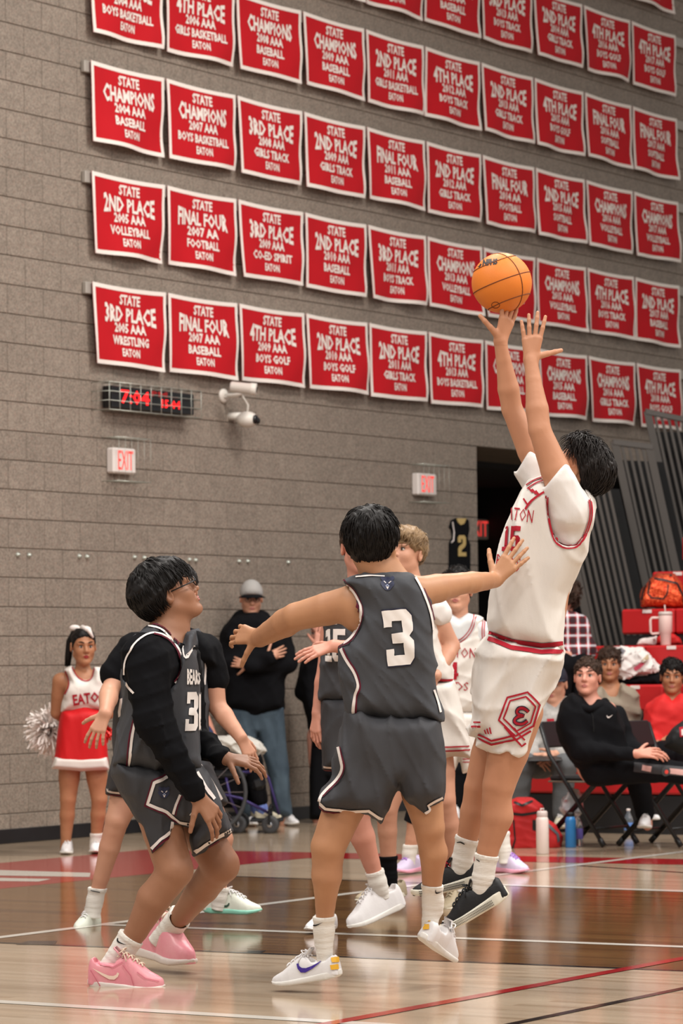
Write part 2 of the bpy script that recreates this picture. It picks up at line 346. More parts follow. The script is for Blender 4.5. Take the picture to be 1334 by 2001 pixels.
# ---- banners
M_BRED = mat('banner_red', 'b8141f', 0.75, bump=[(300, 0.15, 0.001, ISO)], spec=0.2, var=(2.5, 'a5111b', 0.6)); M_BWHT = mat('banner_white', 'e2d9d2', 0.8, spec=0.2); M_ROD = mat('banner_rail_metal', 'a9a29a', 0.5, metal=0.3)
WO = .065; xa, xb = W(180, 500, WO)[0], W(1240, 500, WO)[0]; PITCHB = (xb - xa) / 9; BWID = W(323, 500, WO)[0] - W(180, 500, WO)[0]
zrow = [W(180, y, WO)[2] for y in (118, 335, 550)]; dz = (zrow[0] - zrow[2]) / 2; BHT = zrow[0] - W(180, 277, WO)[2]
ROWS = [(3, [None] * 7 + [('STATE', '4TH PLACE', '2012 AAA', 'BASEBALL'), ('STATE', 'FINAL FOUR', '2013 AAA', 'VOLLEYBALL'), ('STATE', '2ND PLACE', '2013 AAA', 'VOLLEYBALL')]),
 (2, [None] * 3 + ['2ND PLACE|2010 AAA|BOYS TRACK', '3RD PLACE|2011 AAA|BASEBALL', '2ND PLACE|2012 AAA|BASEBALL', '3RD PLACE|2013 AAA|BOYS TRACK', '2ND PLACE|2014 AAA|GIRLS TRACK', '4TH PLACE|2016 AAA|BOYS GOLF', '4TH PLACE|2017 AAA|BOYS GOLF']),
 (1, ['4TH PLACE|2004 AAA|BOYS BASKETBALL', '4TH PLACE|2006 AAA|GIRLS BASKETBALL', 'CHAMPIONS|2008 AAA|BASEBALL', 'CHAMPIONS|2009 AAA|BASEBALL', '2ND PLACE|2011 AAA|GIRLS BASKETBALL', '4TH PLACE|2012 AAA|BOYS TRACK', '2ND PLACE|2013 AAA|GIRLS TRACK', '4TH PLACE|2015 AAA|BOYS GOLF', 'FINAL FOUR|2016 AAA|SOFTBALL', 'FINAL FOUR|2017 AAA|SOFTBALL']),
 (0, ['CHAMPIONS|2004 AAA|BASEBALL', 'CHAMPIONS|2007 AAA|BOYS BASKETBALL', '3RD PLACE|2008 AAA|GIRLS TRACK', '2ND PLACE|2009 AAA|GIRLS TRACK', 'FINAL FOUR|2011 AAA|BASEBALL', '2ND PLACE|2012 AAA|GIRLS TRACK', 'FINAL FOUR|2014 AA|FOOTBALL', '2ND PLACE|2015 AAA|SOFTBALL', 'CHAMPIONS|2016 AAA|VOLLEYBALL', 'CHAMPIONS|2017 AAA|VOLLEYBALL']),
 (-1, ['2ND PLACE|2005 AAA|VOLLEYBALL', 'FINAL FOUR|2007 AA|FOOTBALL', '3RD PLACE|2009 AAA|CO-ED SPIRIT', '2ND PLACE|2010 AAA|BASEBALL', '3RD PLACE|2011 AAA|BOYS TRACK', 'CHAMPIONS|2013 AAA|VOLLEYBALL', 'CHAMPIONS|2014 AAA|VOLLEYBALL', 'CHAMPIONS|2015 AAA|VOLLEYBALL', '4TH PLACE|2016 AAA|BOYS TRACK', '2ND PLACE|2017 AAA|BASEBALL']),
 (-2, ['3RD PLACE|2005 AAA|WRESTLING', 'FINAL FOUR|2007 AAA|BASEBALL', '4TH PLACE|2009 AAA|BOYS GOLF', '2ND PLACE|2010 AAA|BOYS GOLF', '2ND PLACE|2011 AAA|GIRLS TRACK', '4TH PLACE|2013 AAA|BOYS BASKETBALL', 'CHAMPIONS|2014 AAA|BASEBALL', 'CHAMPIONS|2015 AAA|BASEBALL', 'CHAMPIONS|2016 AAA|GIRLS TRACK', '4TH PLACE|2018 AAA|BOYS GOLF'])]
CORD = ['first', 'second', 'third', 'fourth', 'fifth', 'sixth', 'seventh', 'eighth', 'ninth', 'last']
ORD = ['topmost', 'second', 'third', 'fourth', 'fifth', 'lowest']
for ri, (rk, cols) in enumerate(ROWS):
    zt = zrow[0] + rk * dz
    mb = MB(); xs = xa - 0.05 if ri > 1 else xa + PITCHB * (6.9 if ri == 0 else 2.9)
    mb.box(((xs + xb + BWID + 0.9) / 2, WY - 0.03, zt - 0.045), (xb + BWID + 0.9 - xs, 0.035, 0.085), bev=0.004)
    mb.build('banner_rail', M_ROD, None, label='grey wall rail that carries the %s row of banners' % ORD[ri], cat='rail')
    for ci, t in enumerate(cols):
        if t is None: continue
        if isinstance(t, str): t = ['STATE'] + t.split('|')
        t = list(t) + ['EATON']
        x0 = xa + ci * PITCHB; ph = rng.uniform(0, 6.28, 3); cu = rng.uniform(0.2, 1.0); pull = rng.uniform(0.0, 0.03) + (0.025 if ci == 0 and rk < 0 else 0)
        def S(a, b, off=0.0):          # a across 0..1, b down 0..1
            bulge = 0.02 + 0.03 * cu * b * (math.sin(3.1 * a + ph[0]) * 0.5 + 0.5) + 0.012 * b * math.sin(7 * a + 2 * b + ph[1]) + 0.012 * math.sin(9 * a * b + ph[2]) * b
            sag = 0.012 * math.sin(math.pi * a) * (1 - b)
            x = x0 + BWID * (a + (pull * b ** 1.5 * (1 - a)) - 0.6 * pull * b * a) 
            return (x, WY - 0.045 - bulge - off, zt - sag - BHT * b - 0.008 * math.sin(3 * a + ph[2]) * b)
        def sheet(a0, a1, b0, b1, na, nb, off, V, Fc):
            n = len(V)
            for j in range(nb + 1):
                for i in range(na + 1): V.append(S(a0 + (a1 - a0) * i / na, b0 + (b1 - b0) * j / nb, off))
            Fc += [(n + j * (na + 1) + i, n + (j + 1) * (na + 1) + i, n + (j + 1) * (na + 1) + i + 1, n + j * (na + 1) + i + 1) for j in range(nb) for i in range(na)]
        V = []; Fc = []; sheet(0, 1, 0, 1, 14, 10, 0, V, Fc); sheet(0, 1, 0, 1, 14, 10, -0.003, V, Fc)
        txt = ' '.join(t[:4]).replace('STATE ', 'STATE ')
        ban = mk('championship_banner', V, Fc, M_BRED, None, True, label='red banner reading %s, %s in the %s row' % (' '.join(t[1:4]), CORD[ci], ORD[ri]), cat='banner', group='championship banners on the block wall')
        V = []; Fc = []; e, f = 0.035, 0.052
        sheet(0, 1, 0, f, 14, 1, 0.002, V, Fc); sheet(0, 1, 1 - f, 1, 14, 1, 0.002, V, Fc); sheet(0, e, f, 1 - f, 1, 10, 0.002, V, Fc); sheet(1 - e, 1, f, 1 - f, 1, 10, 0.002, V, Fc)
        mk('border', V, Fc, M_BWHT, ban, True)
        V = []; Fc = []
        lens = {9: 0.70, 8: 0.5}
        spec = [(t[0], 0.285, 0.135, 0.155, 0), (t[1], 0.70 if len(t[1]) > 8 else 0.6, 0.21, 0.345, 1), (t[2], 0.42, 0.135, 0.515, 0), (t[3], min(0.74, 0.052 * len(t[3]) + 0.01), 0.12, 0.675, 0), (t[4], 0.23, 0.11, 0.825, 0)]
        for (s_, wd, ht, cy, bow) in spec:
            tv, tt, asp = text_tris(s_, 0.035, 1); n = len(V)
            for (x, y) in tv:
                sc_ = 1 + (1.1 * (2 * x) ** 2 * 0.4 if bow else 0)
                V.append(S(0.5 + x * wd, cy - y * ht * sc_ * (0.86 if bow else 1), 0.004))
            Fc += [tuple(i + n for i in q) for q in tt]
        mk('lettering', V, Fc, M_BWHT, ban, False)
# ================================================================== FIGURES: distance fields turned into one smooth surface each
def pix(p):
    return CX + p[:, 0] / p[:, 2] * FPX, CY - p[:, 1] / p[:, 2] * FPX
def polysd(X, Y, poly):                # signed distance to a polygon, negative inside
    poly = np.asarray(poly, float); d = np.full(X.shape, 1e18); s = np.ones(X.shape); n = len(poly); j = n - 1
    for i in range(n):
        e = poly[j] - poly[i]; wx, wy = X - poly[i, 0], Y - poly[i, 1]
        t = np.clip((wx * e[0] + wy * e[1]) / (e @ e + 1e-12), 0, 1)
        d = np.minimum(d, (wx - e[0] * t) ** 2 + (wy - e[1] * t) ** 2)
        a = Y >= poly[i, 1]; b = Y < poly[j, 1]; c = e[0] * wy > e[1] * wx
        s = np.where((a & b & c) | (~a & ~b & ~c), -s, s); j = i
    return s * np.sqrt(d)
def smin(a, b, k):
    h = np.maximum(k - np.abs(a - b), 0) / k; return np.minimum(a, b) - h * h * k * 0.25
def smax(a, b, k): return -smin(-a, -b, k)
class Sdf:
    def __init__(s): s.p = []; s.arm = False
    def _add(s, lo, hi, fn, k, sub=False): s.p.append((np.asarray(lo) - 0.07, np.asarray(hi) + 0.07, fn, k, sub, s.arm)); return s
    def cap(s, a, b, ra, rb, k=0.02, flat=None, sub=False):   # tapered limb; flat=(direction, factor)
        a = np.asarray(a, float); b = np.asarray(b, float); ab = b - a; L2 = ab @ ab + 1e-9
        if flat is not None: fd = np.asarray(flat[0], float); fd = fd / np.linalg.norm(fd); ff = flat[1]
        def fn(P_):
            t = np.clip(((P_ - a) @ ab) / L2, 0, 1); q = P_ - a - t[:, None] * ab; r = ra + (rb - ra) * t
            if flat is not None:
                c = q @ fd; q = q + np.outer(c * (1 / ff - 1), fd); return (np.linalg.norm(q, axis=1) - r) * min(1, ff * 1.2)
            return np.linalg.norm(q, axis=1) - r
        R = max(ra, rb); return s._add(np.minimum(a, b) - R, np.maximum(a, b) + R, fn, k, sub)
    def ell(s, c, r, ax=None, k=0.02, sub=False):
        c = np.asarray(c, float); r = np.asarray([r] * 3 if np.isscalar(r) else r, float); ax = np.eye(3) if ax is None else np.asarray(ax)
        def fn(P_):
            q = (P_ - c) @ ax.T; k0 = np.linalg.norm(q / r, axis=1); k1 = np.linalg.norm(q / r ** 2, axis=1) + 1e-9; return k0 * (k0 - 1) / k1
        R = r.max(); return s._add(c - R, c + R, fn, k, sub)
    def blob(s, poly, Zc, hd, rr, k=0.02, gx=0.0, gy=0.0, pw=2.5):
        """traced outline of a garment given its own depth: centre depth Zc (m), half thickness hd (m), edge roundness rr (px); gx, gy tilt it."""
        poly = np.asarray(poly, float); sc = Zc / FPX; x0, y0 = poly.mean(0); rm = rr * sc
        def fn(P_):
            X, Y = pix(P_); d = -polysd(X, Y, poly) * sc; t = d / rm
            z = P_[:, 2] - (Zc + gx * (X - x0) * sc + gy * (Y - y0) * sc)
            a_ = np.maximum(1 - t, 0); b_ = np.abs(z) / hd; q = (a_ ** pw + b_ ** pw) ** (1 / pw)
            k1 = np.sqrt((a_ / rm) ** 2 + (b_ / hd) ** 2) + 1e-6; return q * (q - 1) / k1
        lo, hi = poly.min(0), poly.max(0); g = abs(gx) * (hi[0] - lo[0]) * sc + abs(gy) * (hi[1] - lo[1]) * sc
        a = [cs(x, y, z) for x in (lo[0] - 12, hi[0] + 12) for y in (lo[1], hi[1]) for z in (Zc - hd - g - .03, Zc + hd + g + .03)]
        return s._add(np.min(a, 0), np.max(a, 0), fn, k)
    def box(s): return np.min([p[0] for p in s.p if not p[4]], 0) + 0.05, np.max([p[1] for p in s.p if not p[4]], 0) - 0.05
    def __call__(s, P_, core=False):
        d = np.full(len(P_), 1.0)
        for lo, hi, fn, k, sub, am in s.p:
            if core and am: continue
            m = np.all((P_ > lo) & (P_ < hi), axis=1)
            if not m.any(): continue
            v = fn(P_[m]); d[m] = smax(d[m], -v, k) if sub else smin(d[m], v, k)
        return d
def net(fn, lo, hi, h, B=4, excl=()):
    lo = np.asarray(lo, float); hi = np.asarray(hi, float)
    nb = np.ceil((hi - lo) / h / B).astype(int) + 1; n = nb * B
    ci = np.stack(np.meshgrid(*[np.arange(k) for k in nb], indexing='ij'), -1).reshape(-1, 3)
    dc = fn(lo + (ci * B + (B - 1) / 2) * h).reshape(nb)
    act = np.abs(dc) < h * B * 1.6
    D = np.repeat(np.repeat(np.repeat(np.where(dc < 0, -1.0, 1.0), B, 0), B, 1), B, 2)
    idx = np.argwhere(np.repeat(np.repeat(np.repeat(act, B, 0), B, 1), B, 2))
    for i in range(0, len(idx), 400000):
        q = idx[i:i + 400000]; D[q[:, 0], q[:, 1], q[:, 2]] = fn(lo + q * h)
    s = D < 0
    c = [s[a:n[0] - 1 + a, b:n[1] - 1 + b, e:n[2] - 1 + e] for a in (0, 1) for b in (0, 1) for e in (0, 1)]
    al = np.logical_and.reduce(c); an = np.logical_or.reduce(c); cells = np.argwhere(an & ~al)
    if not len(cells): return np.zeros((0, 3)), []
    cid = np.full(np.array(n) - 1, -1); cid[cells[:, 0], cells[:, 1], cells[:, 2]] = np.arange(len(cells))
    off = np.array([(a, b, e) for a in (0, 1) for b in (0, 1) for e in (0, 1)])
    val = np.stack([D[cells[:, 0] + o[0], cells[:, 1] + o[1], cells[:, 2] + o[2]] for o in off], 1)
    acc = np.zeros((len(cells), 3)); cnt = np.zeros(len(cells))
    for i in range(8):
        for j in range(i + 1, 8):
            if np.abs(off[i] - off[j]).sum() != 1: continue
            m = (val[:, i] < 0) != (val[:, j] < 0); t = val[m, i] / (val[m, i] - val[m, j])
            acc[m] += off[i] + t[:, None] * (off[j] - off[i]); cnt[m] += 1
    V = lo + (cells + acc / cnt[:, None]) * h
    Q = []
    for ax in range(3):
        e = np.zeros(3, int); e[ax] = 1; b, c2 = [(1, 2), (2, 0), (0, 1)][ax]
        A = s[:n[0] - 1, :n[1] - 1, :n[2] - 1]
        Bn = s[e[0]:n[0] - 1 + e[0], e[1]:n[1] - 1 + e[1], e[2]:n[2] - 1 + e[2]]
        ed = np.argwhere(A != Bn); ed = ed[(ed[:, b] > 0) & (ed[:, c2] > 0)]
        eb = np.zeros(3, int); eb[b] = 1; ec = np.zeros(3, int); ec[c2] = 1
        q = np.stack([cid[tuple((ed - eb - ec).T)], cid[tuple((ed - ec).T)], cid[tuple(ed.T)], cid[tuple((ed - eb).T)]], 1)
        fl = ~A[tuple(ed.T)]; q[fl] = q[fl][:, ::-1]; Q.append(q)
    Q = np.concatenate(Q); Q = Q[(Q >= 0).all(1)]
    if len(excl):
        cen = V[Q].mean(1); keep = np.ones(len(Q), bool)
        for a, b in excl: keep &= ~np.all((cen > a + 1.5 * h) & (cen < b - 1.5 * h), axis=1)
        Q = Q[keep]
    return V, Q
def smooth(V, Q, it=2):
    if not len(V): return V
    e = np.concatenate([Q[:, [0, 1]], Q[:, [1, 2]], Q[:, [2, 3]], Q[:, [3, 0]]])
    for _ in range(it):
        s = np.zeros_like(V); c = np.zeros(len(V))
        for a, b in ((0, 1), (1, 0)):
            np.add.at(s, e[:, a], V[e[:, b]]); np.add.at(c, e[:, a], 1)
        V = V * 0.5 + 0.5 * s / np.maximum(c, 1)[:, None]
    return V
def fold(amp, sc, seed, ax=(1, 1, 1)):
    r = np.random.default_rng(seed); D = r.normal(size=(5, 3)) * np.asarray(ax); D /= np.linalg.norm(D, axis=1)[:, None]; ph = r.uniform(0, 6.3, 5)
    fr = sc * r.uniform(0.6, 1.6, 5)
    def g(P_):
        a = sum(np.sin(6.283 * fr[i] * (P_ @ D[i]) + ph[i] + 1.2 * np.sin(9 * P_[:, 1] + ph[i])) for i in range(5)) / 2.2
        b = sum((1 - np.abs(np.sin(3.1416 * fr[i] * 1.3 * (P_ @ D[i]) + ph[i] * 2 + .8 * np.sin(7 * P_[:, 0] + 5 * P_[:, 1] + ph[i])))) ** 3 - .2 for i in range(3))
        return amp * (.55 * a - .95 * b)
    return g
def unit(v): v = np.asarray(v, float); return v / (np.linalg.norm(v) + 1e-12)

class Fig:
    """one person; every point is given as (picture x, picture y, depth offset) and lives at its true distance"""
    def __init__(s, Z, foot, label, fine=True, name='person', group=None):
        s.Z = Z; b = P(foot[0], foot[1], Z + (foot[2] if len(foot) > 2 else 0)); b[2] = max(b[2], 0) if len(foot) > 3 else 0
        s.root = empty(name, b, label, 'person', group); s.b = Sdf(); s.boxes = []; s.fine = fine; s.s = FPX / Z
    def J(s, x, y, dz=0.0): return cs(x, y, s.Z + dz)
    def mesh(s, name, fn, lo, hi, h, m, parent=None, it=0, label=None, excl=()):
        V, Q = net(fn, lo, hi, h, excl=excl)
        if it: V = smooth(V, Q, it)
        return mk(name, tow(V), Q, m, parent or s.root, label=label)
    def head(s, x, y, dz, face, up=(0, 1, 0), S=1.0, neck=None, rn=0.055, ears=True, mouth=0.0):
        """x, y: middle of the head (chin to crown 0.235 m); face: where it looks (right, up, away)"""
        f = unit(face); u = np.asarray(up, float); u = unit(u - f * (u @ f)); r = np.cross(f, u)
        c = s.J(x, y, dz); A = np.stack([r, f, u]); b = s.b
        L = lambda a, e, d: c + S * (a * r + e * f + d * u)
        b.ell(L(0, -.014, .03), np.array([.076, .096, .088]) * S, A, .02); b.ell(L(0, .03, -.035), np.array([.060, .060, .080]) * S, A, .03)
        for q in (-1, 1):
            b.cap(L(q * .050, -.002, -.055), L(q * .014, .062, -.098), .020 * S, .018 * S, .03)
            b.ell(L(q * .036, .054, -.028), .024 * S, A, .025)
            if ears:
                E = np.stack([unit(r * 1 - f * .35 * q), unit(f + r * .35 * q), u])
                b.ell(L(q * .080, -.016, -.006), np.array([.010, .019, .031]) * S, E, .008)
                b.ell(L(q * .089, -.010, -.004), np.array([.006, .010, .018]) * S, E, .005, sub=True)
            b.cap(L(q * .012, .084, .024), L(q * .046, .070, .022), .010 * S, .010 * S, .015)
        for q in (-1, 1): b.ell(L(q * .031, .096, .002), np.array([.018, .016, .012]) * S, A, .012, sub=True)
        b.cap(L(0, .082, .012), L(0, .106, -.026), .008 * S, .0125 * S, .012)
        for q in (-1, 1): b.ell(L(q * .012, .094, -.031), .0085 * S, A, .006)
        b.ell(L(0, .085, -.062), np.array([.024, .012, .014]) * S, A, .012); b.ell(L(0, .077, -.098), np.array([.022, .020, .017]) * S, A, .02)
        if mouth: b.ell(L(0, .100, -.065), np.array([.017, .012, mouth]) * S, A, .004, sub=True)
        if neck is not None: b.cap(L(0, -.022, -.06), neck, rn * .95, rn * 1.05, .03)
        e = .125 * S; s.boxes.append((c - e, c + e, 'h')); s.hd = dict(L=L, A=A, c=c, S=S, r=r, f=f, u=u); return L
    def face(s, brow=None, iris=None, lips=None, lid=None, eyes=True):
        d = s.hd; L, A, S = d['L'], d['A'], d['S']; W_ = mat('eye_white', 'c4bab2', 0.7)
        for q in (-1, 1):
            if eyes:
                e = MB(); e.ell(tow(L(q * .031, .0735, .001)), np.array([.0130, .0122, .0085]) * S, A @ MW, 12); eo = e.build('eye', W_, s.root, True)
                g = MB(); g.ell(tow(L(q * .031, .0835, .0015)), np.array([.0066, .0035, .0066]) * S, A @ MW, 10); g.build('iris', iris or mat('iris_dark', '2a1a12', 0.6), eo, True)
                g = MB(); g.tube([tow(L(q * (.031 + t * .016), .0835 - abs(t) * .006, .0095 - t * t * .006)) for t in np.linspace(-1, 1, 7)], [.001 * S, .002 * S, .0026 * S, .0028 * S, .0026 * S, .002 * S, .001 * S], 6)
                g.build('eyelash', lid or mat('lash_dark', '1d1410', 0.6), eo, True)
            g = MB(); g.tube([tow(L(q * (.012 + t * .038), .0955 - t * t * .022, .0265 + .008 * math.sin(2.4 * t))) for t in np.linspace(0, 1, 7)], [.0022 * S, .0038 * S, .0042 * S, .0042 * S, .0036 * S, .0028 * S, .0012 * S], 6)
            g.build('eyebrow', brow or MATS['hair_black'], s.root, True)
        lm = lips or mat('lips_pink', 'b06a62', 0.45); g = MB()
        g.tube([tow(L(t * .024, .0975 - t * t * .014, -.0580 - abs(t) * .003 + .0015 * math.cos(6 * t))) for t in np.linspace(-1, 1, 9)], np.array([.0012, .003, .0042, .0046, .004, .0046, .0042, .003, .0012]) * S, 8)
        g.tube([tow(L(t * .022, .0965 - t * t * .014, -.0685 + t * t * .007)) for t in np.linspace(-1, 1, 9)], np.array([.0012, .0034, .0048, .0056, .0058, .0056, .0048, .0034, .0012]) * S, 8)
        g.build('lips', lm, s.root, True)
    def hair(s, m, vol=(.006, .012, .012), a=.006, slope=.66, n=500, ln=.05, comb=(0, 0, -1), wild=.22, rough=.004, extra=(), label=None, seed=3, tr=.0021, lift=.16, back=-.075, side=.028, ear=True):
        """hair mass over the skull plus separate locks; hairline is the plane z > a + slope*y in head space"""
        d = s.hd; L, A, S, c = d['L'], d['A'], d['S'], d['c']; f = Sdf()
        R = np.array([.076 + vol[0], .096 + vol[1], .088 + vol[2]]) * S; c0 = L(0, -.014, .032)
        f.ell(c0, R, A, .02)
        for (p, r) in extra: f.ell(L(*p), np.asarray(r) * S, A, .03)
        fd = fold(rough, 22, seed)
        def fn(P_):
            q = (P_ - c) @ A.T / S; v = f(P_) + fd(P_); cutz = a + slope * q[:, 1] - side * np.clip(np.abs(q[:, 0]) / .07, 0, 1.1) ** 3 + .004 * np.sin(q[:, 0] * 260 + seed) * (q[:, 1] > 0); ct = q[:, 2] - cutz; v = v + .012 * S * np.clip(1 - ct / .035, 0, 1) ** 1.5 * np.clip(1 + (q[:, 1] - .0) / .05, 0, 1)
            if ear:
                eq = np.sqrt(((np.abs(q[:, 0]) - .095) / .034) ** 2 + ((q[:, 1] - .004) / .027) ** 2 + ((q[:, 2] + .016) / .038) ** 2); v = smax(v, (1 - eq) * .026 * S, .004)
            return smax(smax(v, (cutz - q[:, 2]) * .8 * S, .008), (back - q[:, 2]) * S, .01)
        lo, hi = f.box(); h = .0045 if s.fine else .008
        V, Q = net(fn, lo, hi, h); V = smooth(V, Q, 1); o = mk('hair', tow(V), Q, m, s.root, label=label)
        if n and len(Q):
            r = np.random.default_rng(seed); ids = r.choice(len(Q), min(n, len(Q)), replace=False); T = V[Q]; nr = np.cross(T[:, 2] - T[:, 0], T[:, 3] - T[:, 1])
            g = MB(); cb = np.asarray(comb, float) @ A
            crown = L(0, -.05, .13)
            for i in ids:
                p = V[Q[i]].mean(0); lq = (p - c) @ A.T / S
                if ear and abs(lq[0]) > .055 and lq[1] > -.035 and lq[2] < .045: continue
                nn = unit(p - c0); q = (p - c0)
                away = unit(p - crown); dr = cb + .8 * away + wild * r.normal(size=3); dr = unit(dr - nn * (dr @ nn)); pts = []; l = ln * r.uniform(.5, 1.2) * S
                for k in range(5):
                    t = k / 4; pts.append(tow(p - nn * .004 + dr * l * t + nn * (lift * l * math.sin(2.2 * t)) - nn * l * .25 * t * t))
                g.tube(pts, [tr, tr * 1.15, tr, tr * .7, tr * .15], 4, cap=False)
            g.build('hair_locks', m, o, True)
        return o
    def arm(s, sh, el, wr, rs=.05, re=.041, rw=.027, k=.025):
        sh, el, wr = map(np.asarray, (sh, el, wr)); m = el + (wr - el) * .30; q = sh + (el - sh) * .45; s.b.arm = True
        s.b.cap(sh, q, rs, rs * .93, k).cap(q, el, rs * .93, re * .96, .006).cap(el, m, re * .96, re * 1.0, .008).cap(m, el + (wr - el) * .72, re * 1.0, rw * 1.15, .006).cap(el + (wr - el) * .72, wr, rw * 1.15, rw, .006); s.b.arm = False
    def leg(s, hip, kn, an, rt=.085, rk=.056, rc=.058, ra=.036, bulge=(0, 0, 0)):
        hip, kn, an = map(np.asarray, (hip, kn, an)); c = kn + (an - kn) * .33 + np.asarray(bulge); q = kn + (an - kn) * .7
        ra *= .93; h2 = hip + (kn - hip) * .55; k2 = kn + (an - kn) * .12; s.b.cap(hip, h2, rt, rt * .86, .03).cap(h2, kn, rt * .86, rk, .008).cap(kn, k2, rk, rk * .90, .008).cap(k2, c, rk * .90, rc, .008).cap(c, q, rc, ra * 1.18, .01).cap(q, an, ra * 1.18, ra, .008)
        s.b.cap(an, an + (an - kn) * .12, ra, ra, .02)
    def hand(s, wr, dr, back, thumb=1, curl=(.25, .3, .2), spread=.12, S=1.0, tcurl=.25, tout=.8, curls=None, drop=0.0):
        """wrist point, finger direction, direction the back of the hand faces; thumb=+1/-1 picks its side"""
        s.b.arm = True; d = unit(dr); nb = np.asarray(back, float); nb = unit(nb - d * (nb @ d)); sd = np.cross(d, nb) * thumb; b = s.b; wr = np.asarray(wr); pts = []
        L = lambda x, y, z: wr + S * (x * d + y * sd + z * nb)
        kn = [(.090, .030), (.093, .010), (.088, -.011), (.080, -.030)]; le = [(.044, .026, .021), (.049, .030, .022), (.045, .028, .021), (.035, .021, .019)]
        for i, (x, y) in enumerate(kn):
            b.cap(L(.006, y * .45, 0), L(x, y, 0), .0135 * S, .0112 * S, .016 * S)
            p = L(x, y, 0); pts.append(p); cu = curls[i] if curls else curl; ang = 0.0; dirx = unit(d + sd * (spread * (1.2 - i * .8)))
            for j in range(3):
                ang += cu[j]; v = dirx * math.cos(ang) - nb * math.sin(ang); q = p + v * le[i][j] * S
                b.cap(p, q, (.0092 - .0009 * j) * S, (.0086 - .0009 * j) * S, .004 * S); p = q
            pts.append(p)
        p = L(.022, .024, -.004); td = unit(d * (1 - tout * .55) + sd * tout - nb * .25); ang = 0
        for j, (l, r0, r1) in enumerate([(.044, .0150, .0115), (.033, .0110, .0100), (.027, .0098, .0085)]):
            td2 = unit(td - (nb * .6 + sd * .5) * tcurl * j); q = p + td2 * l * S; b.cap(p, q, r0 * S, r1 * S, .010 * S if j == 0 else .004 * S); p = q
        s.b.arm = False; pts.append(p); pts.append(wr); pts = np.array(pts); e = .016 * S; s.boxes.append((pts.min(0) - e, pts.max(0) + e, 'd'))
    def body(s, m, h=None, label=None):
        h = h or (.0075 if s.fine else .011); hh = {'h': .0042 if s.fine else .0055, 'd': .0034 if s.fine else .0048}
        lo, hi = s.b.box(); ex = [(a, b) for a, b, _ in s.boxes]; V, Q = net(s.b, lo, hi, h, excl=ex); V = smooth(V, Q, 2); VV = [V]; QQ = [Q]; n = len(V)
        for i, (a, b, k) in enumerate(s.boxes):
            v, q = net(s.b, a, b, hh[k], excl=ex[:i])
            if len(v): VV.append(v); QQ.append(q + n); n += len(v)
        V = np.concatenate(VV); Q = np.concatenate([q for q in QQ if len(q)]); us = np.unique(Q); mp = np.full(len(V), -1); mp[us] = np.arange(len(us))
        s.body_o = mk('body', tow(V[us]), mp[Q], m, s.root, label=label); return s.body_o
    def cloth(s, name, m, polys=(), caps=(), cover=True, h=None, it=2, folds=None, cuts=(), label=None, hollow=0, k=.03, parent=None, kk=.012, out=.005):
        """polys: (outline, depth offset, half thickness, roundness px[, gx, gy]); caps: (a, b, ra, rb); cuts: (outline, zmin, zmax)"""
        f = Sdf()
        for p in polys: f.blob(p[0], s.Z + p[1], p[2], p[3], k, *(p[4:] if len(p) > 4 else ()))
        for c in caps: f.cap(*c[:4], k=c[4] if len(c) > 4 else k, flat=c[5] if len(c) > 5 else None)
        fo = fold(*folds) if folds else None
        def fn(P_):
            v = f(P_) - out
            if cover and polys:
                X, Y = pix(P_); cr = s.b(P_, core=True) - .011
                for p in polys: v = smin(v, smax(cr, (polysd(X, Y, p[0]) - 1.5) / s.s, .006), .012)
            if fo is not None: v = v + fo(P_)
            if hollow: v = np.maximum(v, -(v + hollow))
            if cuts:
                X, Y = pix(P_)
                for (pl, za, zb) in cuts:
                    dd = polysd(X, Y, pl) / s.s; dd = np.maximum(np.maximum(dd, s.Z + za - P_[:, 2]), P_[:, 2] - s.Z - zb); v = smax(v, -dd, kk)
            return v
        lo, hi = f.box(); o = s.mesh(name, fn, lo, hi, h or (.0075 if s.fine else .011), m, parent, it, label); return o
    # marks laid on a surface: picture-plane shapes carried to the first surface of `tgt` met from the front
    def bvh(s, o):
        if '_b' not in s.__dict__: s._b = {}
        return s.bvh_(o)
    def bvh_(s, o):
        if o.name not in s._b:
            og = wloc(o); me = o.data; V = [Vector(v.co) + Vector(og) for v in me.vertices]; s._b[o.name] = BVHTree.FromPolygons(V, [tuple(p.vertices) for p in me.polygons])
        return s._b[o.name]
    def stick(s, o, V2, T, name, m, lift=.0048, maxe=6.0, label=None, parent=None, jump=.05, multi=False):
        os_ = o if isinstance(o, (tuple, list)) else (o,); bts = [s.bvh(q) for q in os_]; o = os_[0]; V2 = [tuple(v) for v in V2]; T = [tuple(t) for t in T]; cache = {}; out = []
        st = list(T)
        while st:
            t = st.pop(); e = [(math.dist(V2[t[i]], V2[t[(i + 1) % 3]]), i) for i in range(3)]; d, i = max(e)
            if d <= maxe or len(V2) > 30000: out.append(t); continue
            a, b, c = t[i], t[(i + 1) % 3], t[(i + 2) % 3]; key = (min(a, b), max(a, b))
            if key not in cache: cache[key] = len(V2); V2.append(((V2[a][0] + V2[b][0]) / 2, (V2[a][1] + V2[b][1]) / 2))
            mI = cache[key]; st += [(a, mI, c), (mI, b, c)]
        W3 = []; ok = []
        for (x, y) in V2:
            r = ray(x, y); r = r / np.linalg.norm(r); loc, nor, _, dist = min((bt.ray_cast(Vector(CAM), Vector(r)) for bt in bts), key=lambda h: 1e9 if h[3] is None else h[3])
            if loc is None: W3.append((0, 0, 0)); ok.append(False)
            else:
                if nor.dot(Vector(r)) > 0: nor = -nor
                W3.append(tuple(loc + nor * lift)); ok.append(True)
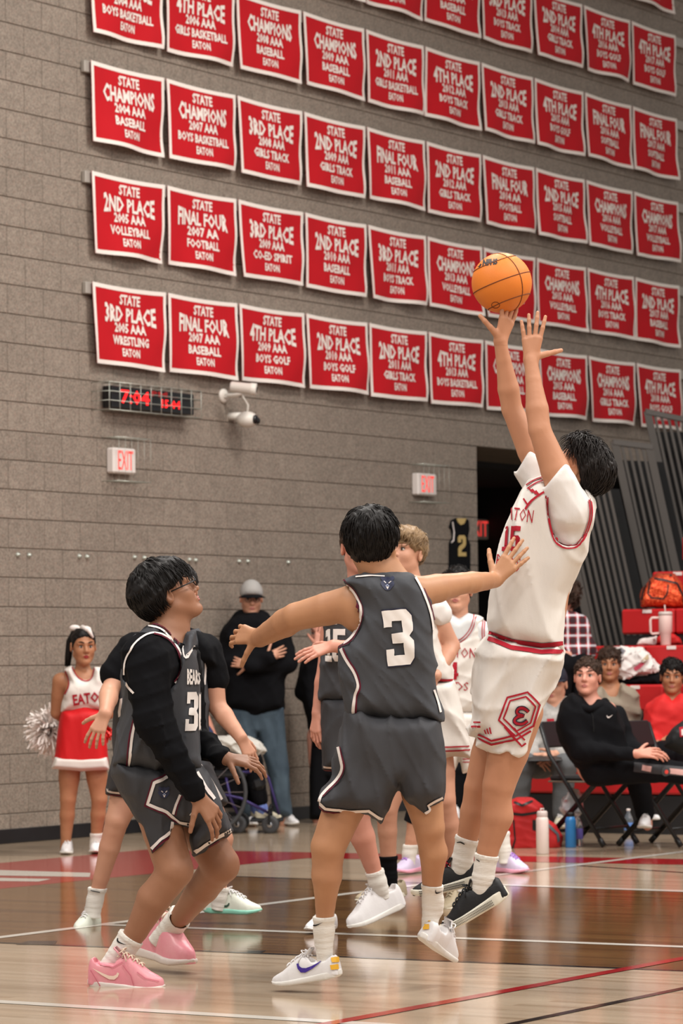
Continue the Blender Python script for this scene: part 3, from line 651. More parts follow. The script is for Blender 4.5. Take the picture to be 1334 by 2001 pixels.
        F_ = [t for t in out if all(ok[i] for i in t) and max(math.dist(W3[t[0]], W3[t[1]]), math.dist(W3[t[1]], W3[t[2]]), math.dist(W3[t[2]], W3[t[0]])) < jump]
        if not F_: return None
        par = {}
        def fi(a):
            while par.setdefault(a, a) != a: a = par[a]
            return a
        for t in F_: par[fi(t[1])] = fi(t[0]); par[fi(t[2])] = fi(t[0])
        cnt = {}
        for t in F_: cnt[fi(t[0])] = cnt.get(fi(t[0]), 0) + 1
        if not multi: bg = max(cnt, key=cnt.get); F_ = [t for t in F_ if fi(t[0]) == bg or cnt[fi(t[0])] > 40]
        used = sorted({i for t in F_ for i in t}); mp = {u: i for i, u in enumerate(used)}
        return mk(name, [W3[u] for u in used], [tuple(mp[i] for i in t) for t in F_], m, parent or o, True, label)
    def patch(s, o, loops, name, m, **k):
        loops = loops if isinstance(loops[0][0], (tuple, list)) else [loops]; V = [p for l in loops for p in l]
        T = tessellate_polygon([[Vector((p[0], p[1], 0)) for p in l] for l in loops]); return s.stick(o, V, T, name, m, **k)
    def ribbon(s, o, pts, wd, name, m, closed=False, **k):
        pts = [np.asarray(p, float) for p in pts]; pts = pts + [pts[0]] if closed else pts; q = []
        if name in ('armhole_trim', 'collar_trim', 'armhole_edge', 'collar_edge', 'neck_trim', 'side_piping', 'side_piping_edge', 'letter', 'letter_outline'):
            k.setdefault('jump', .10)
            for _ in range(2): pts = [pts[0]] + [a * w_ + b * (1 - w_) for a, b in zip(pts[:-1], pts[1:]) for w_ in (.75, .25)] + [pts[-1]]
        for a, b in zip(pts[:-1], pts[1:]):
            n = max(1, int(np.linalg.norm(b - a) / 4)); q += [a + (b - a) * i / n for i in range(n)]
        q.append(pts[-1]); V = []; n = len(q); wd = [wd] * n if np.isscalar(wd) else np.interp(np.arange(n), np.linspace(0, n - 1, len(wd)), wd)
        for i, p in enumerate(q):
            t = unit(q[min(i + 1, n - 1)] - q[max(i - 1, 0)]); nn = np.array([-t[1], t[0]])
            if closed and i in (0, n - 1): t = unit(q[1] - q[n - 2]); nn = np.array([-t[1], t[0]])
            V += [p - nn * wd[i] / 2, p + nn * wd[i] / 2]
        T = []
        for i in range(n - 1): T += [(2 * i, 2 * i + 1, 2 * i + 3), (2 * i, 2 * i + 3, 2 * i + 2)]
        return s.stick(o, V, T, name, m, maxe=k.pop('maxe', 7), **k)
    def word(s, o, body, quad, name, m, bold=.02, **k):
        """quad: picture corners of the word's box, TL TR BR BL"""
        tv, tt, _ = text_tris(body, bold, 1); q = np.asarray(quad, float); V = []
        for (x, y) in tv:
            a, b = x + .5, .5 - y; V.append(tuple((1 - a) * (1 - b) * q[0] + a * (1 - b) * q[1] + a * b * q[2] + (1 - a) * b * q[3]))
        return s.stick(o, V, tt, name, m, multi=True, **k)
    def sock(s, top, an, rt, ra, m, end=None, label=None, name='sock'):
        top, an = np.asarray(top), np.asarray(an); e2 = np.asarray(end) if end is not None else an; X = unit(an - top); R_ = max(rt, ra) + .03
        V = unit(top - an); rib = lambda P_: .0007 * np.sin(((P_ - top) @ X) * 210 + 1.5 * np.sin((P_ - top) @ X * 60))
        def fn(P_):
            t = np.clip((P_ - top) @ X / np.linalg.norm(an - top), 0, 1); q = P_ - top - np.outer((P_ - top) @ X, X)
            v = smin(s.b(P_) - .0045, np.linalg.norm(q, axis=1) - (rt + (ra - rt) * t) * .85, .01) + rib(P_) - .002 * (np.abs((P_ - top) @ X - .008) < .009)
            return np.maximum(np.maximum(v, (top - P_) @ X), np.maximum((P_ - e2) @ X - .02, np.linalg.norm(q, axis=1) - R_ - .02))
        pts = np.array([top, an, e2]); V, Q = net(fn, pts.min(0) - R_, pts.max(0) + R_, .0045 if s.fine else .007); return mk(name, tow(V), Q, m, s.root, label=label)
        g = MB(); pts = [top + (an - top) * t for t in np.linspace(0, 1, 12)]; rs = [rt + (ra - rt) * min(1, t * 1.3) + .0014 * math.sin(t * 40) + (.0015 if t < .1 else 0) for t in np.linspace(0, 1, 12)]
        if end is not None:
            end = np.asarray(end); pts += [an + (end - an) * .5, end]; rs += [ra * 1.02, ra * .85]
        g.tube([tow(p) for p in pts], rs, 18, cap=True); return g.build(name, m, s.root, True, label=label)
    # ---- shoes
    def shoe(s, heel, toe, up, mu, ms, ml, label=None, wide=1.0, high=1.0, h=None, lace=True, mt=None, flip=1, solet=1.0, mid=None, curve=0.0):
        """heel, toe: ends of the sole's underside (view space); up: where the shoe's top points"""
        heel = np.asarray(heel, float); toe = np.asarray(toe, float); X = toe - heel; Ln = np.linalg.norm(X); X /= Ln; k = Ln / .30
        U = np.asarray(up, float); U = unit(U - X * (U @ X)); Yv = np.cross(U, X) * flip; A = np.stack([X, Yv, U]) ; kk = k * 1.0
        xs = [0, .015, .05, .10, .15, .20, .24, .27, .29, .30]; w0 = np.array([.014, .032, .040, .037, .039, .048, .047, .037, .022, .002]) * wide
        z0 = [.010, .004, 0, 0, 0, 0, .002, .008, .014, .020]; z1 = np.array([.034, .034, .032, .028, .025, .023, .023, .025, .028, .030]) * solet
        tp = np.array([.080, .098, .100, .098, .108, .082, .060, .050, .042, .026]) * high; wt = np.array([.025, .036, .040, .036, .036, .043, .042, .032, .018, .004]) * wide
        cc = np.array([0, 0, 0, -.002, -.004, 0, .003, .004, .003, 0])
        def loc(P_): q = (P_ - heel) @ A.T / kk; return q
        def sole(P_):
            q = loc(P_); x = q[:, 0]; W_ = np.interp(x, xs, w0) + .0025; y = q[:, 1] - np.interp(x, xs, cc); za = np.interp(x, xs, z0); zb = np.interp(x, xs, z1)
            d = np.maximum(np.abs(y) - W_ - .003 * np.clip((.03 - q[:, 2]) / .03, -1, 1), np.maximum(za - q[:, 2], q[:, 2] - zb)); d = smax(np.maximum(np.abs(y) - W_, -1), np.maximum(za - q[:, 2], q[:, 2] - zb), .008)
            return np.maximum(d, np.maximum(-.004 - x, x - .303)) * kk
        def upper(P_):
            q = loc(P_); x = q[:, 0]; t = np.interp(x, xs, tp); W_ = np.interp(x, xs, wt); y = q[:, 1] - np.interp(x, xs, cc); z = np.maximum(q[:, 2] - .012, 0)
            n = 2.6; r = ((np.abs(y) / W_) ** n + (z / (t - .012)) ** n) ** (1 / n); d = (r - 1) * np.minimum(W_, t) * .8
            d = np.maximum(d, .012 - q[:, 2])
            op = np.sqrt(((x - .066) / .052) ** 2 + (y / .031) ** 2); d = smax(d, -np.maximum((op - 1) * .03, .074 * high - q[:, 2]), .006)
            return np.maximum(d, np.maximum(.001 - x, x - .296)) * kk
        c = heel + X * Ln / 2 + U * .05 * kk; e = np.abs(A.T) @ np.array([.165, .065, .085]) * kk + .01; c = heel + A.T @ (np.array([.15, 0, .055]) * kk)
        hh = h or (.0042 if s.fine else .007)
        uo = s.mesh('shoe', upper, c - e, c + e, hh, mu, s.root, 1, label); so = s.mesh('sole', sole, c - e, c + e, hh, ms, uo, 1)
        L = lambda x, y, z: tow(heel + A.T @ (np.array([x, y, z]) * kk))
        g = MB(); tm = mt or mu
        V = []; 
        g.box(L(.120, 0, .112 * high), np.array([.060, .042, .008]) * kk, np.stack([unit(X * .8 - U * .75 + 0 * Yv), Yv, unit(U * .8 + X * .75)]) @ MW, .004); g.build('tongue', tm, uo, True)
        if lace:
            g = MB()
            for i, x in enumerate(np.linspace(.125, .205, 5)):
                hgt = np.interp(x, xs, tp) + .006; w_ = .020 - .001 * i
                pts = [L(x + .010 * sg * t, w_ * t, hgt - .010 * t * t) for sg in (1,) for t in np.linspace(-1, 1, 7)]; g.tube(pts, .0032 * kk, 6)
                pts = [L(x - .010 * t, w_ * t, hgt + .001 - .010 * t * t) for t in np.linspace(-1, 1, 7)]; g.tube(pts, .0032 * kk, 6)
            for q in (-1, 1):
                g.tube([L(.122 + .018 * math.sin(t), q * (.004 + .026 * t / 3.1), .119 * high + .012 * math.sin(t) - .008 * t / 3.1) for t in np.linspace(0, 3.1, 9)], .0024 * kk, 6)
                g.tube([L(.124 + .03 * t, q * (.004 + .03 * t), .118 * high - .034 * t * t) for t in np.linspace(0, 1, 6)], .0022 * kk, 6)
            g.build('laces', ml, uo, True)
        uo_sole = so; return uo, so, L

# ---- cloth, skin, hair colours
def skin(name, c, c2): return mat(name, c, 0.48, bump=[(120, .12, .002, ISO)], var=(7, c2, .6), spec=0.35)
SK_TAN = skin('skin_warm_tan', 'b3825f', 'a87657'); SK_OLIVE = skin('skin_light_olive', '9c6f55', '91644b'); SK_FAIR = skin('skin_fair', 'c8957b', 'c08870'); SK_PINK = skin('skin_rosy', 'c98a75', 'cc9381')
SK_BROWN = skin('skin_brown', 'a87454', '9c6749'); SK_SHOOT = skin('skin_shooter', 'bd8768', 'b07a5c')
HB = [(45, .35, .003, ISO)]
H_BLACK = mat('hair_black', '120e0d', 0.55, bump=HB, spec=.22); H_BROWN = mat('hair_dark_brown', '30221a', 0.6, bump=HB, spec=.2, var=(60, '46342a', .8)); H_BLOND = mat('hair_sandy', '8a6f4e', 0.5, bump=HB, var=(40, '6b5238', .8)); H_SHOOT = mat('hair_shooter', '1a1310', 0.55, bump=HB, spec=.22)
CB = [(260, .25, .0012, ISO), (7, .45, .014, (1.6, 1.6, .7))]
C_GREY = mat('jersey_charcoal', '45464a', 0.75, bump=CB, var=(3, '3f4044', .5), spec=.2); C_GREY2 = mat('shorts_charcoal', '3f3f42', 0.72, bump=CB, var=(3, '39393d', .5), spec=.22)
C_WHITE = mat('jersey_white', 'd8d1ca', 0.75, bump=CB, spec=.2); C_TEE = mat('undershirt_white', 'dcd6d2', 0.65, bump=CB, spec=.25)
C_BLACK = mat('black_knit', '0e0e11', 0.9, bump=CB, spec=.12); C_TRIM = mat('trim_white', 'ded4cf', 0.7, spec=.2); C_MAR = mat('trim_maroon', '561425', 0.7, spec=.2); C_RED = mat('trim_red', 'a51c2c', 0.7, spec=.2); C_NUM = mat('number_white', 'e6dfda', 0.6, spec=.2)
C_SOCK = mat('sock_white', 'ddd8d0', 0.85, bump=[(30, .4, .004, (1, 1, 6))]); C_NAVY = mat('ink_navy', '1f2036', 0.6)
S_WHT = mat('shoe_white', 'dcd9d9', 0.4, bump=[(90, .2, .002, ISO)]); S_SOLE = mat('sole_white', 'd9d5cf', 0.4); S_PINK = mat('shoe_pink', 'e39ba2', 0.38, bump=[(60, .25, .003, ISO)], var=(14, 'e28a98', .7)); S_PSOLE = mat('sole_pale_pink', 'd9cdc6', .4); S_CREAM = mat('lace_cream', 'e0c9b4', .6)
S_BLK = mat('shoe_black', '121214', .55, bump=[(120, .3, .002, ISO)]); S_CSOLE = mat('sole_cream', 'd8d3c3', .45); S_TEAL = mat('sole_teal', '86c4b0', .4); S_PALE = mat('shoe_offwhite_green', 'cfd3c6', .45, bump=[(70, .25, .003, ISO)])
S_LAV = mat('shoe_lavender', 'c9bcd6', .4, bump=[(70, .2, .003, ISO)]); S_LSOLE = mat('sole_bubblegum', 'e2a0b6', .4); S_BEI = mat('shoe_beige', 'a3957c', .5); C_GOLD = mat('gold_print', 'dba528', .5); C_PURP = mat('swoosh_purple', '3f2a86', .4)
# block numerals drawn as single outlines in a unit box (x 0..1, y 0..1 down)
GLY = {'3': [(0.02, 0), (.82, 0), (1, .12), (1, .40), (.86, .49), (1, .58), (1, .88), (.82, 1), (.0, 1), (0, .70), (.28, .70), (.28, .82), (.66, .82), (.66, .60), (.26, .60), (.26, .42), (.64, .42), (.64, .20), (.30, .20), (.30, .30), (.02, .30)],
 '1': [(.1, .06), (.45, 0), (.78, 0), (.78, .82), (1, .82), (1, 1), (.12, 1), (.12, .82), (.42, .82), (.42, .22), (.1, .26)],
 '5': [(.03, 0), (.95, 0), (.95, .19), (.36, .19), (.36, .37), (.82, .37), (1, .48), (1, .88), (.82, 1), (.18, 1), (0, .88), (0, .68), (.32, .68), (.32, .82), (.64, .82), (.64, .55), (.03, .55)],
 '2': [(0, .12), (.18, 0), (.82, 0), (1, .12), (1, .42), (.82, .56), (.40, .70), (.40, .81), (1, .81), (1, 1), (0, 1), (0, .66), (.16, .52), (.62, .38), (.62, .19), (.36, .19), (.36, .34), (0, .34)],
 '4': [(.5, 0), (.86, 0), (.86, .62), (1, .62), (1, .8), (.86, .8), (.86, 1), (.52, 1), (.52, .8), (0, .8), (0, .62), (.5, .62), (.5, .3), (.26, .62), (.18, .62), (.18, .58)]}
def glyph(ch, quad):
    q = np.asarray(quad, float); return [tuple((1 - a) * (1 - b) * q[0] + a * (1 - b) * q[1] + a * b * q[2] + (1 - a) * b * q[3]) for a, b in GLY[ch]]
# ================================================================== THE PLAYERS
def bear(f, o, x, y, r):
    a = [(x + r * math.cos(t) * (1.0 + .12 * math.cos(4 * t)), y + r * 1.1 * math.sin(t)) for t in np.linspace(0, 6.283, 22)[:-1]]
    lg = f.patch(o, a, 'bear_badge', mat('badge_navy', '2c3048', .6), lift=.003)
    for q in (-1, 1):
        f.patch(o, [(x + q * r * .8 + r * .34 * math.cos(t), y - r * .85 + r * .34 * math.sin(t)) for t in np.linspace(0, 6.283, 9)[:-1]], 'bear_ear', MATS['badge_navy'], lift=.003)
        f.ribbon(o, [(x + q * r * .6, y - r * .35), (x + q * r * .25, y - r * .05)], 1.6, 'bear_eye', C_TRIM, lift=.0045)
    f.ribbon(o, [(x - r * .3, y + r * .45), (x, y + r * .18), (x + r * .3, y + r * .45)], 2.2, 'bear_muzzle', mat('badge_steel', '8f98b4', .6), lift=.0045)
    f.patch(o, [(x - r * .25, y + r * .5), (x + r * .25, y + r * .5), (x, y + r * .95)], 'bear_mouth', C_TRIM, lift=.0045)
def swoosh(f, o, x, y, w, h, m, name='swoosh', rot=0.0, flipx=1, lift=.003):
    pts = [(0, .25), (.04, .62), (.16, .92), (.34, .94), (.62, .62), (1, 0), (.60, .40), (.36, .58), (.20, .56), (.10, .40), (.08, .18)]
    c, s_ = math.cos(rot), math.sin(rot); q = []
    for a, b in pts:
        X, Y = (a - .5) * w * flipx, (b - .5) * h; q.append((x + X * c - Y * s_, y + X * s_ + Y * c))
    return f.patch(o, q, name, m, lift=lift)

# ---------------------------------------------------------------- number 3, seen from behind
f = Fig(12.25, (668, 1940), 'dark-haired player seen from behind in charcoal jersey number 3, arms spread wide')
s3 = f; J = f.J
f.head(727, 1063, 0.0, (.22, .10, 1), S=1.0, neck=J(748, 1142, -.01), rn=.060)
f.b.cap(J(708, 1176), J(802, 1160), .066, .060, .05).cap(J(752, 1125, .0), J(756, 1175, 0), .07, .10, .05, flat=((0, 0, 1), .75))
f.b.cap(J(757, 1190), J(760, 1300), .118, .108, .05, flat=((0, 0, 1), .7)).cap(J(760, 1300), J(765, 1430), .108, .115, .05, flat=((0, 0, 1), .75))
f.b.ell(J(690, 1195), (.05, .07, .07), None, .04)
f.arm(J(688, 1178), J(578, 1205, .10), J(508, 1246, .32), .066, .054, .037)
f.arm(J(812, 1158), J(903, 1140, .22), J(966, 1134, .43), .058, .042, .030)
f.hand(J(506, 1246, .32), (-.80, .12, .55), (-.35, .35, -.86), thumb=1, curl=(.45, .5, .3), S=1.0, tout=1.0)
f.hand(J(966, 1134, .43), (.52, .62, .12), (.10, .30, -1), thumb=1, curl=(.1, .12, .08), spread=.16, tout=.75, S=1.0)
f.leg(J(715, 1470), J(641, 1655, -.05), J(633, 1820, .03), .090, .064, .056, .033, bulge=(0, 0, -.012))
f.leg(J(808, 1470), J(839, 1618, -.02), J(846, 1762, .10), .088, .056, .052, .034, bulge=(.01, 0, -.012))
b3 = f.body(SK_TAN)
f.hair(H_BLACK, vol=(.026, .010, .026), a=-.040, slope=.62, n=1500, ln=.045, comb=(0, -.1, -1), back=-.068, wild=.2, extra=[((0, -.05, .062), (.088, .07, .072)), ((0, .02, .088), (.07, .07, .045))], label=None)
jer = f.cloth('jersey', C_GREY, [([(694, 1125), (720, 1122), (757, 1124), (776, 1118), (806, 1122), (824, 1150), (838, 1182), (846, 1212), (848, 1272), (846, 1312), (852, 1359), (861, 1389), (861, 1411), (814, 1412), (757, 1405), (682, 1401), (672, 1372), (664, 1310), (660, 1262), (682, 1253), (699, 1228), (706, 1201), (699, 1171), (688, 1149), (666, 1137)], 0.0, .135, 42)], folds=(.007, 6, 5, (1, .5, .3)))
f.ribbon(jer, [(668, 1137), (689, 1150), (701, 1172), (708, 1201), (701, 1227), (683, 1253), (663, 1262)], 4.5, 'armhole_trim', C_TRIM)
f.ribbon(jer, [(671, 1134), (693, 1148), (705, 1171), (712, 1201), (704, 1230), (686, 1257), (664, 1266)][::-1], 2.0, 'armhole_edge', C_MAR, lift=.0062)
f.ribbon(jer, [(664, 1141), (685, 1153), (696, 1174), (703, 1201), (696, 1224), (679, 1249), (660, 1258)], 3.6, 'armhole_edge', C_MAR, lift=.0062)
f.ribbon(jer, [(807, 1124), (822, 1150), (835, 1182), (843, 1212), (846, 1245)], 4.0, 'armhole_trim', C_TRIM); f.ribbon(jer, [(811, 1124), (826, 1150), (839, 1182), (846, 1212)], 2.0, 'armhole_edge', C_MAR, lift=.0062)
f.ribbon(jer, [(695, 1129), (722, 1126), (752, 1127)], 2.6, 'collar_trim', C_TRIM)
f.ribbon(jer, [(667, 1268), (677, 1290), (692, 1313), (698, 1333), (699, 1346), (694, 1358), (692, 1372), (690, 1399)], 5, 'side_piping', C_TRIM); f.ribbon(jer, [(672, 1268), (681, 1288), (696, 1311), (703, 1333), (703, 1348), (698, 1360), (696, 1374), (695, 1399)], 3, 'side_piping_edge', C_MAR, lift=.0062)
f.ribbon(jer, [(846, 1348), (854, 1372), (859, 1392)], 4, 'side_piping', C_TRIM)
q3 = np.array([(745, 1194), (803, 1189), (811, 1297), (758, 1302)]); c3 = q3.mean(0)
f.patch(jer, glyph('3', c3 + (q3 - c3) * 1.05), 'number_outline', C_NAVY, lift=.004); f.patch(jer, glyph('3', q3), 'number', C_NUM, lift=.0062, label='white numeral 3')
bear(f, jer, 757, 1141, 12)
sh = f.cloth('shorts', C_GREY2, [([(680, 1392), (757, 1398), (860, 1402), (868, 1450), (868, 1530), (864, 1560), (850, 1568), (836, 1577), (839, 1586), (832, 1591), (817, 1581), (798, 1561), (780, 1530), (773, 1545), (758, 1575), (744, 1605), (720, 1589), (682, 1589), (634, 1582), (623, 1566), (634, 1545), (652, 1515), (655, 1480), (665, 1440)], 0.0, .165, 36)], folds=(.008, 5, 9, (1.2, .35, .3)))
f.ribbon(sh, [(624, 1568), (636, 1579), (682, 1584.5), (720, 1583), (728, 1588), (745, 1600)], 5, 'hem_trim', C_TRIM); f.ribbon(sh, [(624, 1573), (634, 1584), (682, 1589), (720, 1588), (745, 1605)], 2.6, 'hem_edge', C_MAR, lift=.0062)
f.ribbon(sh, [(662, 1460), (667, 1484), (671, 1503), (660, 1524), (645, 1538), (628, 1556), (625, 1566)], 5, 'side_piping', C_TRIM); f.ribbon(sh, [(666, 1460), (671, 1484), (675, 1504), (664, 1527), (649, 1541), (632, 1558)], 2.4, 'side_piping_edge', C_MAR, lift=.0062)
f.ribbon(sh, [(863, 1558), (848, 1565), (835, 1573), (838, 1583), (831, 1588)], 4.5, 'hem_trim', C_TRIM)
k = f.sock(J(631, 1790, .02), J(634, 1866, .03), .043, .036, C_SOCK, end=J(637, 1880, .04)); swoosh(f, k, 620, 1806, 22, 9, S_BLK)
k = f.sock(J(845, 1727, .09), J(841, 1786, .10), .040, .037, C_SOCK, end=J(838, 1805, .10)); swoosh(f, k, 856, 1743, 14, 9, S_BLK, rot=.3)
uo, so, L = f.shoe(J(666, 1910, 0), J(533, 1931, .12), (0, 1, 0), S_WHT, S_SOLE, S_WHT, 'white basketball shoe with purple swoosh, toe to the left')
swoosh(f, uo, 605, 1890, 50, 24, C_PURP, flipx=1, lift=.004)
for (x, y) in ((645, 1862), (654, 1876), (653, 1890)): f.patch(uo, [(x - 8, y - 4), (x + 6, y - 6), (x + 7, y + 4), (x - 6, y + 5)], 'gold_mark', C_GOLD)
uo, so, L = f.shoe(J(822, 1838, .05), J(880, 1880, .29), (.62, .62, .42), S_WHT, S_SOLE, S_WHT, 'white basketball shoe with gold heel, tipped on its toe')
for (x, y) in ((830, 1795), (842, 1797), (833, 1812)): f.patch(uo, [(x - 6, y - 5), (x + 6, y - 6), (x + 6, y + 4), (x - 6, y + 5)], 'gold_mark', C_GOLD)

# ---------------------------------------------------------------- number 31, crouching, looking up to the right
f = Fig(12.75, (290, 1925), 'crouching player in charcoal jersey number 31 over black long sleeves, wearing glasses')
J = f.J
f.head(328, 1161, 0.0, (.86, .42, .22), up=(-.35, 1, 0), S=1.02, neck=J(333, 1238, 0), rn=.060)
f.b.cap(J(300, 1268, -.12), J(345, 1262, .13), .070, .062, .05).cap(J(330, 1232), J(322, 1280), .07, .12, .05, flat=((0, 0, 1), 1.0))
f.b.cap(J(318, 1290), J(312, 1400), .105, .10, .05).cap(J(312, 1400), J(302, 1480), .10, .11, .05)
f.arm(J(292, 1283, -.20), J(300, 1420, -.26), J(384, 1556, -.27), .058, .046, .030)
f.hand(J(386, 1556, -.27), (.62, -.78, .05), (.35, .45, -.85), thumb=-1, curl=(.35, .5, .3), spread=.16, tout=.75, curls=[(.25, .4, .3), (.35, .45, .3), (.45, .5, .3), (.5, .55, .3)])
f.arm(J(348, 1280, .18), J(372, 1440, .20), J(440, 1482, .02), .055, .044, .028)
f.hand(J(440, 1482, .02), (1, -.12, -.1), (.1, .9, -.45), thumb=-1, curl=(.25, .5, .35), spread=.16, tout=.9, S=.95)
f.leg(J(292, 1535, -.05), J(341, 1700, -.13), J(236, 1868, -.06), .090, .071, .064, .040, bulge=(-.012, 0, 0))
f.leg(J(335, 1530, .12), J(431, 1690, .10), J(330, 1822, .45), .086, .073, .062, .040)
f.body(SK_OLIVE)
f.hair(H_BLACK, vol=(.030, .030, .030), a=.004, slope=.60, n=1500, ln=.045, comb=(0, -.2, -.9), back=-.085, side=.0, wild=.2, extra=[((0, -.082, .03), (.092, .060, .085)), ((0, .0, .085), (.08, .095, .045))])
f.face(eyes=False)
# glasses
g = MB(); L = f.hd['L']
for q in (-1, 1): g.tube([tow(L(q * (.030 + .024 * math.cos(t)), .108, .002 + .019 * math.sin(t))) for t in np.linspace(0, 6.283, 17)], .0026, 6, False)
g.tube([tow(L(-.006, .110, .004)), tow(L(.006, .110, .004))], .0022, 6)
for q in (-1, 1): g.tube([tow(L(q * .054, .106, .004)), tow(L(q * .078, .085, .004)), tow(L(q * .088, .0, .006))], .0026, 6)
go = g.build('glasses', mat('black_glasses', '17171b', .3), f.root, True)
g = MB()
for q in (-1, 1): g.ell(tow(L(q * .030, .108, .002)), (.023, .0015, .018), f.hd['A'] @ MW, 14)
g.build('lens', mat('lens', 'dfe6ea', .05, trans=1.0), go, True)
shirt = f.cloth('undershirt', C_BLACK, [([(292, 1228), (312, 1226), (334, 1248), (356, 1266), (384, 1264), (350, 1300), (262, 1320), (252, 1275)], 0.0, .17, 30)],
    caps=[(J(284, 1284, -.17), J(300, 1410, -.255), .092, .065), (J(300, 1410, -.255), J(378, 1545, -.27), .066, .043), (J(300, 1300, -.17), J(310, 1330, -.1), .09, .09), (J(352, 1284, .17), J(374, 1438, .20), .075, .058), (J(374, 1438, .20), J(432, 1480, .03), .056, .037)], folds=(.007, 8, 4), k=.02)
jp = [(284, 1228), (306, 1222), (336, 1248), (357, 1262), (366, 1238), (376, 1238), (386, 1300), (388, 1345), (388, 1440), (390, 1500), (300, 1508), (222, 1494), (232, 1440), (240, 1400), (240, 1360), (236, 1322), (246, 1280), (262, 1248)]
jer = f.cloth('jersey', C_GREY, [(jp, 0.0, .185, 42)], folds=(.007, 6, 15, (1, .5, .3)), cuts=[([(262, 1252), (298, 1238), (330, 1246), (352, 1272), (356, 1300), (345, 1335), (322, 1352), (262, 1358), (240, 1326), (240, 1290)], -.6, .02)])
# near armhole, back strap, collar and side piping
f.ribbon((jer, shirt), [(245, 1335), (243, 1302), (252, 1274), (270, 1250), (296, 1236), (322, 1241), (340, 1256), (352, 1276), (356, 1300), (350, 1322), (340, 1334)], 3.2, 'armhole_trim', C_TRIM); f.ribbon((jer, shirt), [(300, 1240), (322, 1245), (338, 1260), (349, 1280), (352, 1302), (346, 1322), (338, 1331)], 3.2, 'armhole_edge', C_MAR, lift=.0062)
f.ribbon((jer, shirt), [(243, 1328), (252, 1343), (262, 1355)], 4, 'armhole_trim', C_TRIM)
f.ribbon((jer, shirt), [(290, 1224), (312, 1228), (330, 1244), (344, 1262), (352, 1278)], 3.2, 'collar_trim', C_TRIM); f.ribbon((jer, shirt), [(290, 1220), (314, 1224), (333, 1240), (347, 1258)], 2.4, 'collar_edge', C_MAR, lift=.0062)
f.ribbon((jer, shirt), [(357, 1263), (362, 1290), (370, 1275), (378, 1262)], 3, 'collar_trim', C_TRIM)
f.ribbon(jer, [(267, 1402), (258, 1440), (256, 1470), (252, 1498)], 5, 'side_piping', C_TRIM); f.ribbon(jer, [(263, 1402), (254, 1440), (251, 1470), (247, 1498)], 2.5, 'side_piping_edge', C_MAR, lift=.0062)
f.patch(jer, glyph('3', [(364, 1352), (385, 1352), (384, 1428), (361, 1428)]), 'number', C_NUM, lift=.005, label='white numeral 3')
f.patch(jer, [(386, 1352), (390, 1352), (390, 1428), (386, 1428)], 'number', C_NUM, lift=.005)
f.word(jer, 'BEARS', [(364, 1306), (389, 1310), (389, 1338), (364, 1338)], 'team_word', C_NUM, bold=.04, lift=.005)
sp = [(224, 1486), (300, 1500), (392, 1496), (412, 1530), (424, 1558), (440, 1592), (453, 1624), (430, 1640), (400, 1655), (379, 1671), (372, 1640), (379, 1616), (360, 1612), (338, 1611), (333, 1632), (316, 1648), (297, 1668), (288, 1635), (283, 1615), (262, 1588), (236, 1545), (222, 1512)]
sh = f.cloth('shorts', C_GREY2, [(sp, 0.02, .20, 34)], folds=(.008, 5, 29, (1, .5, .3)))
f.ribbon(sh, [(327, 1519), (302, 1530), (289, 1571), (326, 1587), (350, 1606), (380, 1611)], 6, 'hem_trim', C_TRIM); f.ribbon(sh, [(327, 1514), (298, 1526), (284, 1574), (325, 1592), (349, 1611), (380, 1615)], 2.6, 'hem_edge', C_MAR, lift=.0062)
f.ribbon(sh, [(353, 1553), (344, 1572), (338, 1590)], 5, 'hem_trim', C_TRIM); f.ribbon(sh, [(357, 1555), (348, 1574), (343, 1592)], 2.2, 'hem_edge', C_MAR, lift=.0062)
f.ribbon(sh, [(336, 1606), (333, 1625), (315, 1640), (297, 1658)], 5.5, 'hem_trim', C_TRIM); f.ribbon(sh, [(336, 1612), (334, 1630), (318, 1645), (299, 1663)], 2.4, 'hem_edge', C_MAR, lift=.0062)
f.ribbon(sh, [(450, 1622), (425, 1635), (400, 1650), (381, 1664)], 6, 'hem_trim', C_TRIM); f.ribbon(sh, [(452, 1627), (427, 1641), (402, 1656), (382, 1670)], 2.8, 'hem_edge', C_MAR, lift=.0062)
f.ribbon(sh, [(384, 1510), (398, 1535), (418, 1562)], 6, 'side_piping', C_TRIM)
bear(f, sh, 320, 1549, 10)
f.ribbon(sh, [(371, 1592), (374, 1588), (378, 1592)], 2, 'maker_mark', C_TRIM)
k = f.sock(J(252, 1826, -.07), J(222, 1872, -.06), .045, .040, C_SOCK, end=J(214, 1893, -.06)); swoosh(f, k, 237, 1842, 22, 9, S_BLK, rot=.75)
k = f.sock(J(352, 1782, .42), J(318, 1824, .45), .046, .040, C_SOCK, end=J(312, 1840, .45)); swoosh(f, k, 343, 1805, 20, 9, S_BLK, rot=.6)
uo, so, L = f.shoe(J(174, 1928, -.10), J(322, 1938, -.16), (.12, 1, -.08), S_PINK, S_PSOLE, S_CREAM, 'pink basketball shoe planted in front', high=1.25); swoosh(f, uo, 206, 1904, 54, 20, mat('swoosh_cream', 'ecd0bf', .45), flipx=-1, rot=.1, lift=.004)
M_SEAM = mat('shoe_seam_rose', 'c9707f', .5)
for pl in ([(186, 1872), (196, 1886), (222, 1890), (240, 1880)], [(240, 1886), (256, 1906), (262, 1926)], [(268, 1900), (284, 1912), (310, 1918)], [(178, 1896), (196, 1926)], [(180, 1930), (240, 1933), (318, 1930)]): f.ribbon(uo, pl, 1.8, 'seam', M_SEAM)
f.shoe(J(266, 1862, .62), J(378, 1893, .30), (.1, 1, -.1), S_PINK, S_PSOLE, S_CREAM, 'pink basketball shoe of the rear foot', high=1.25)
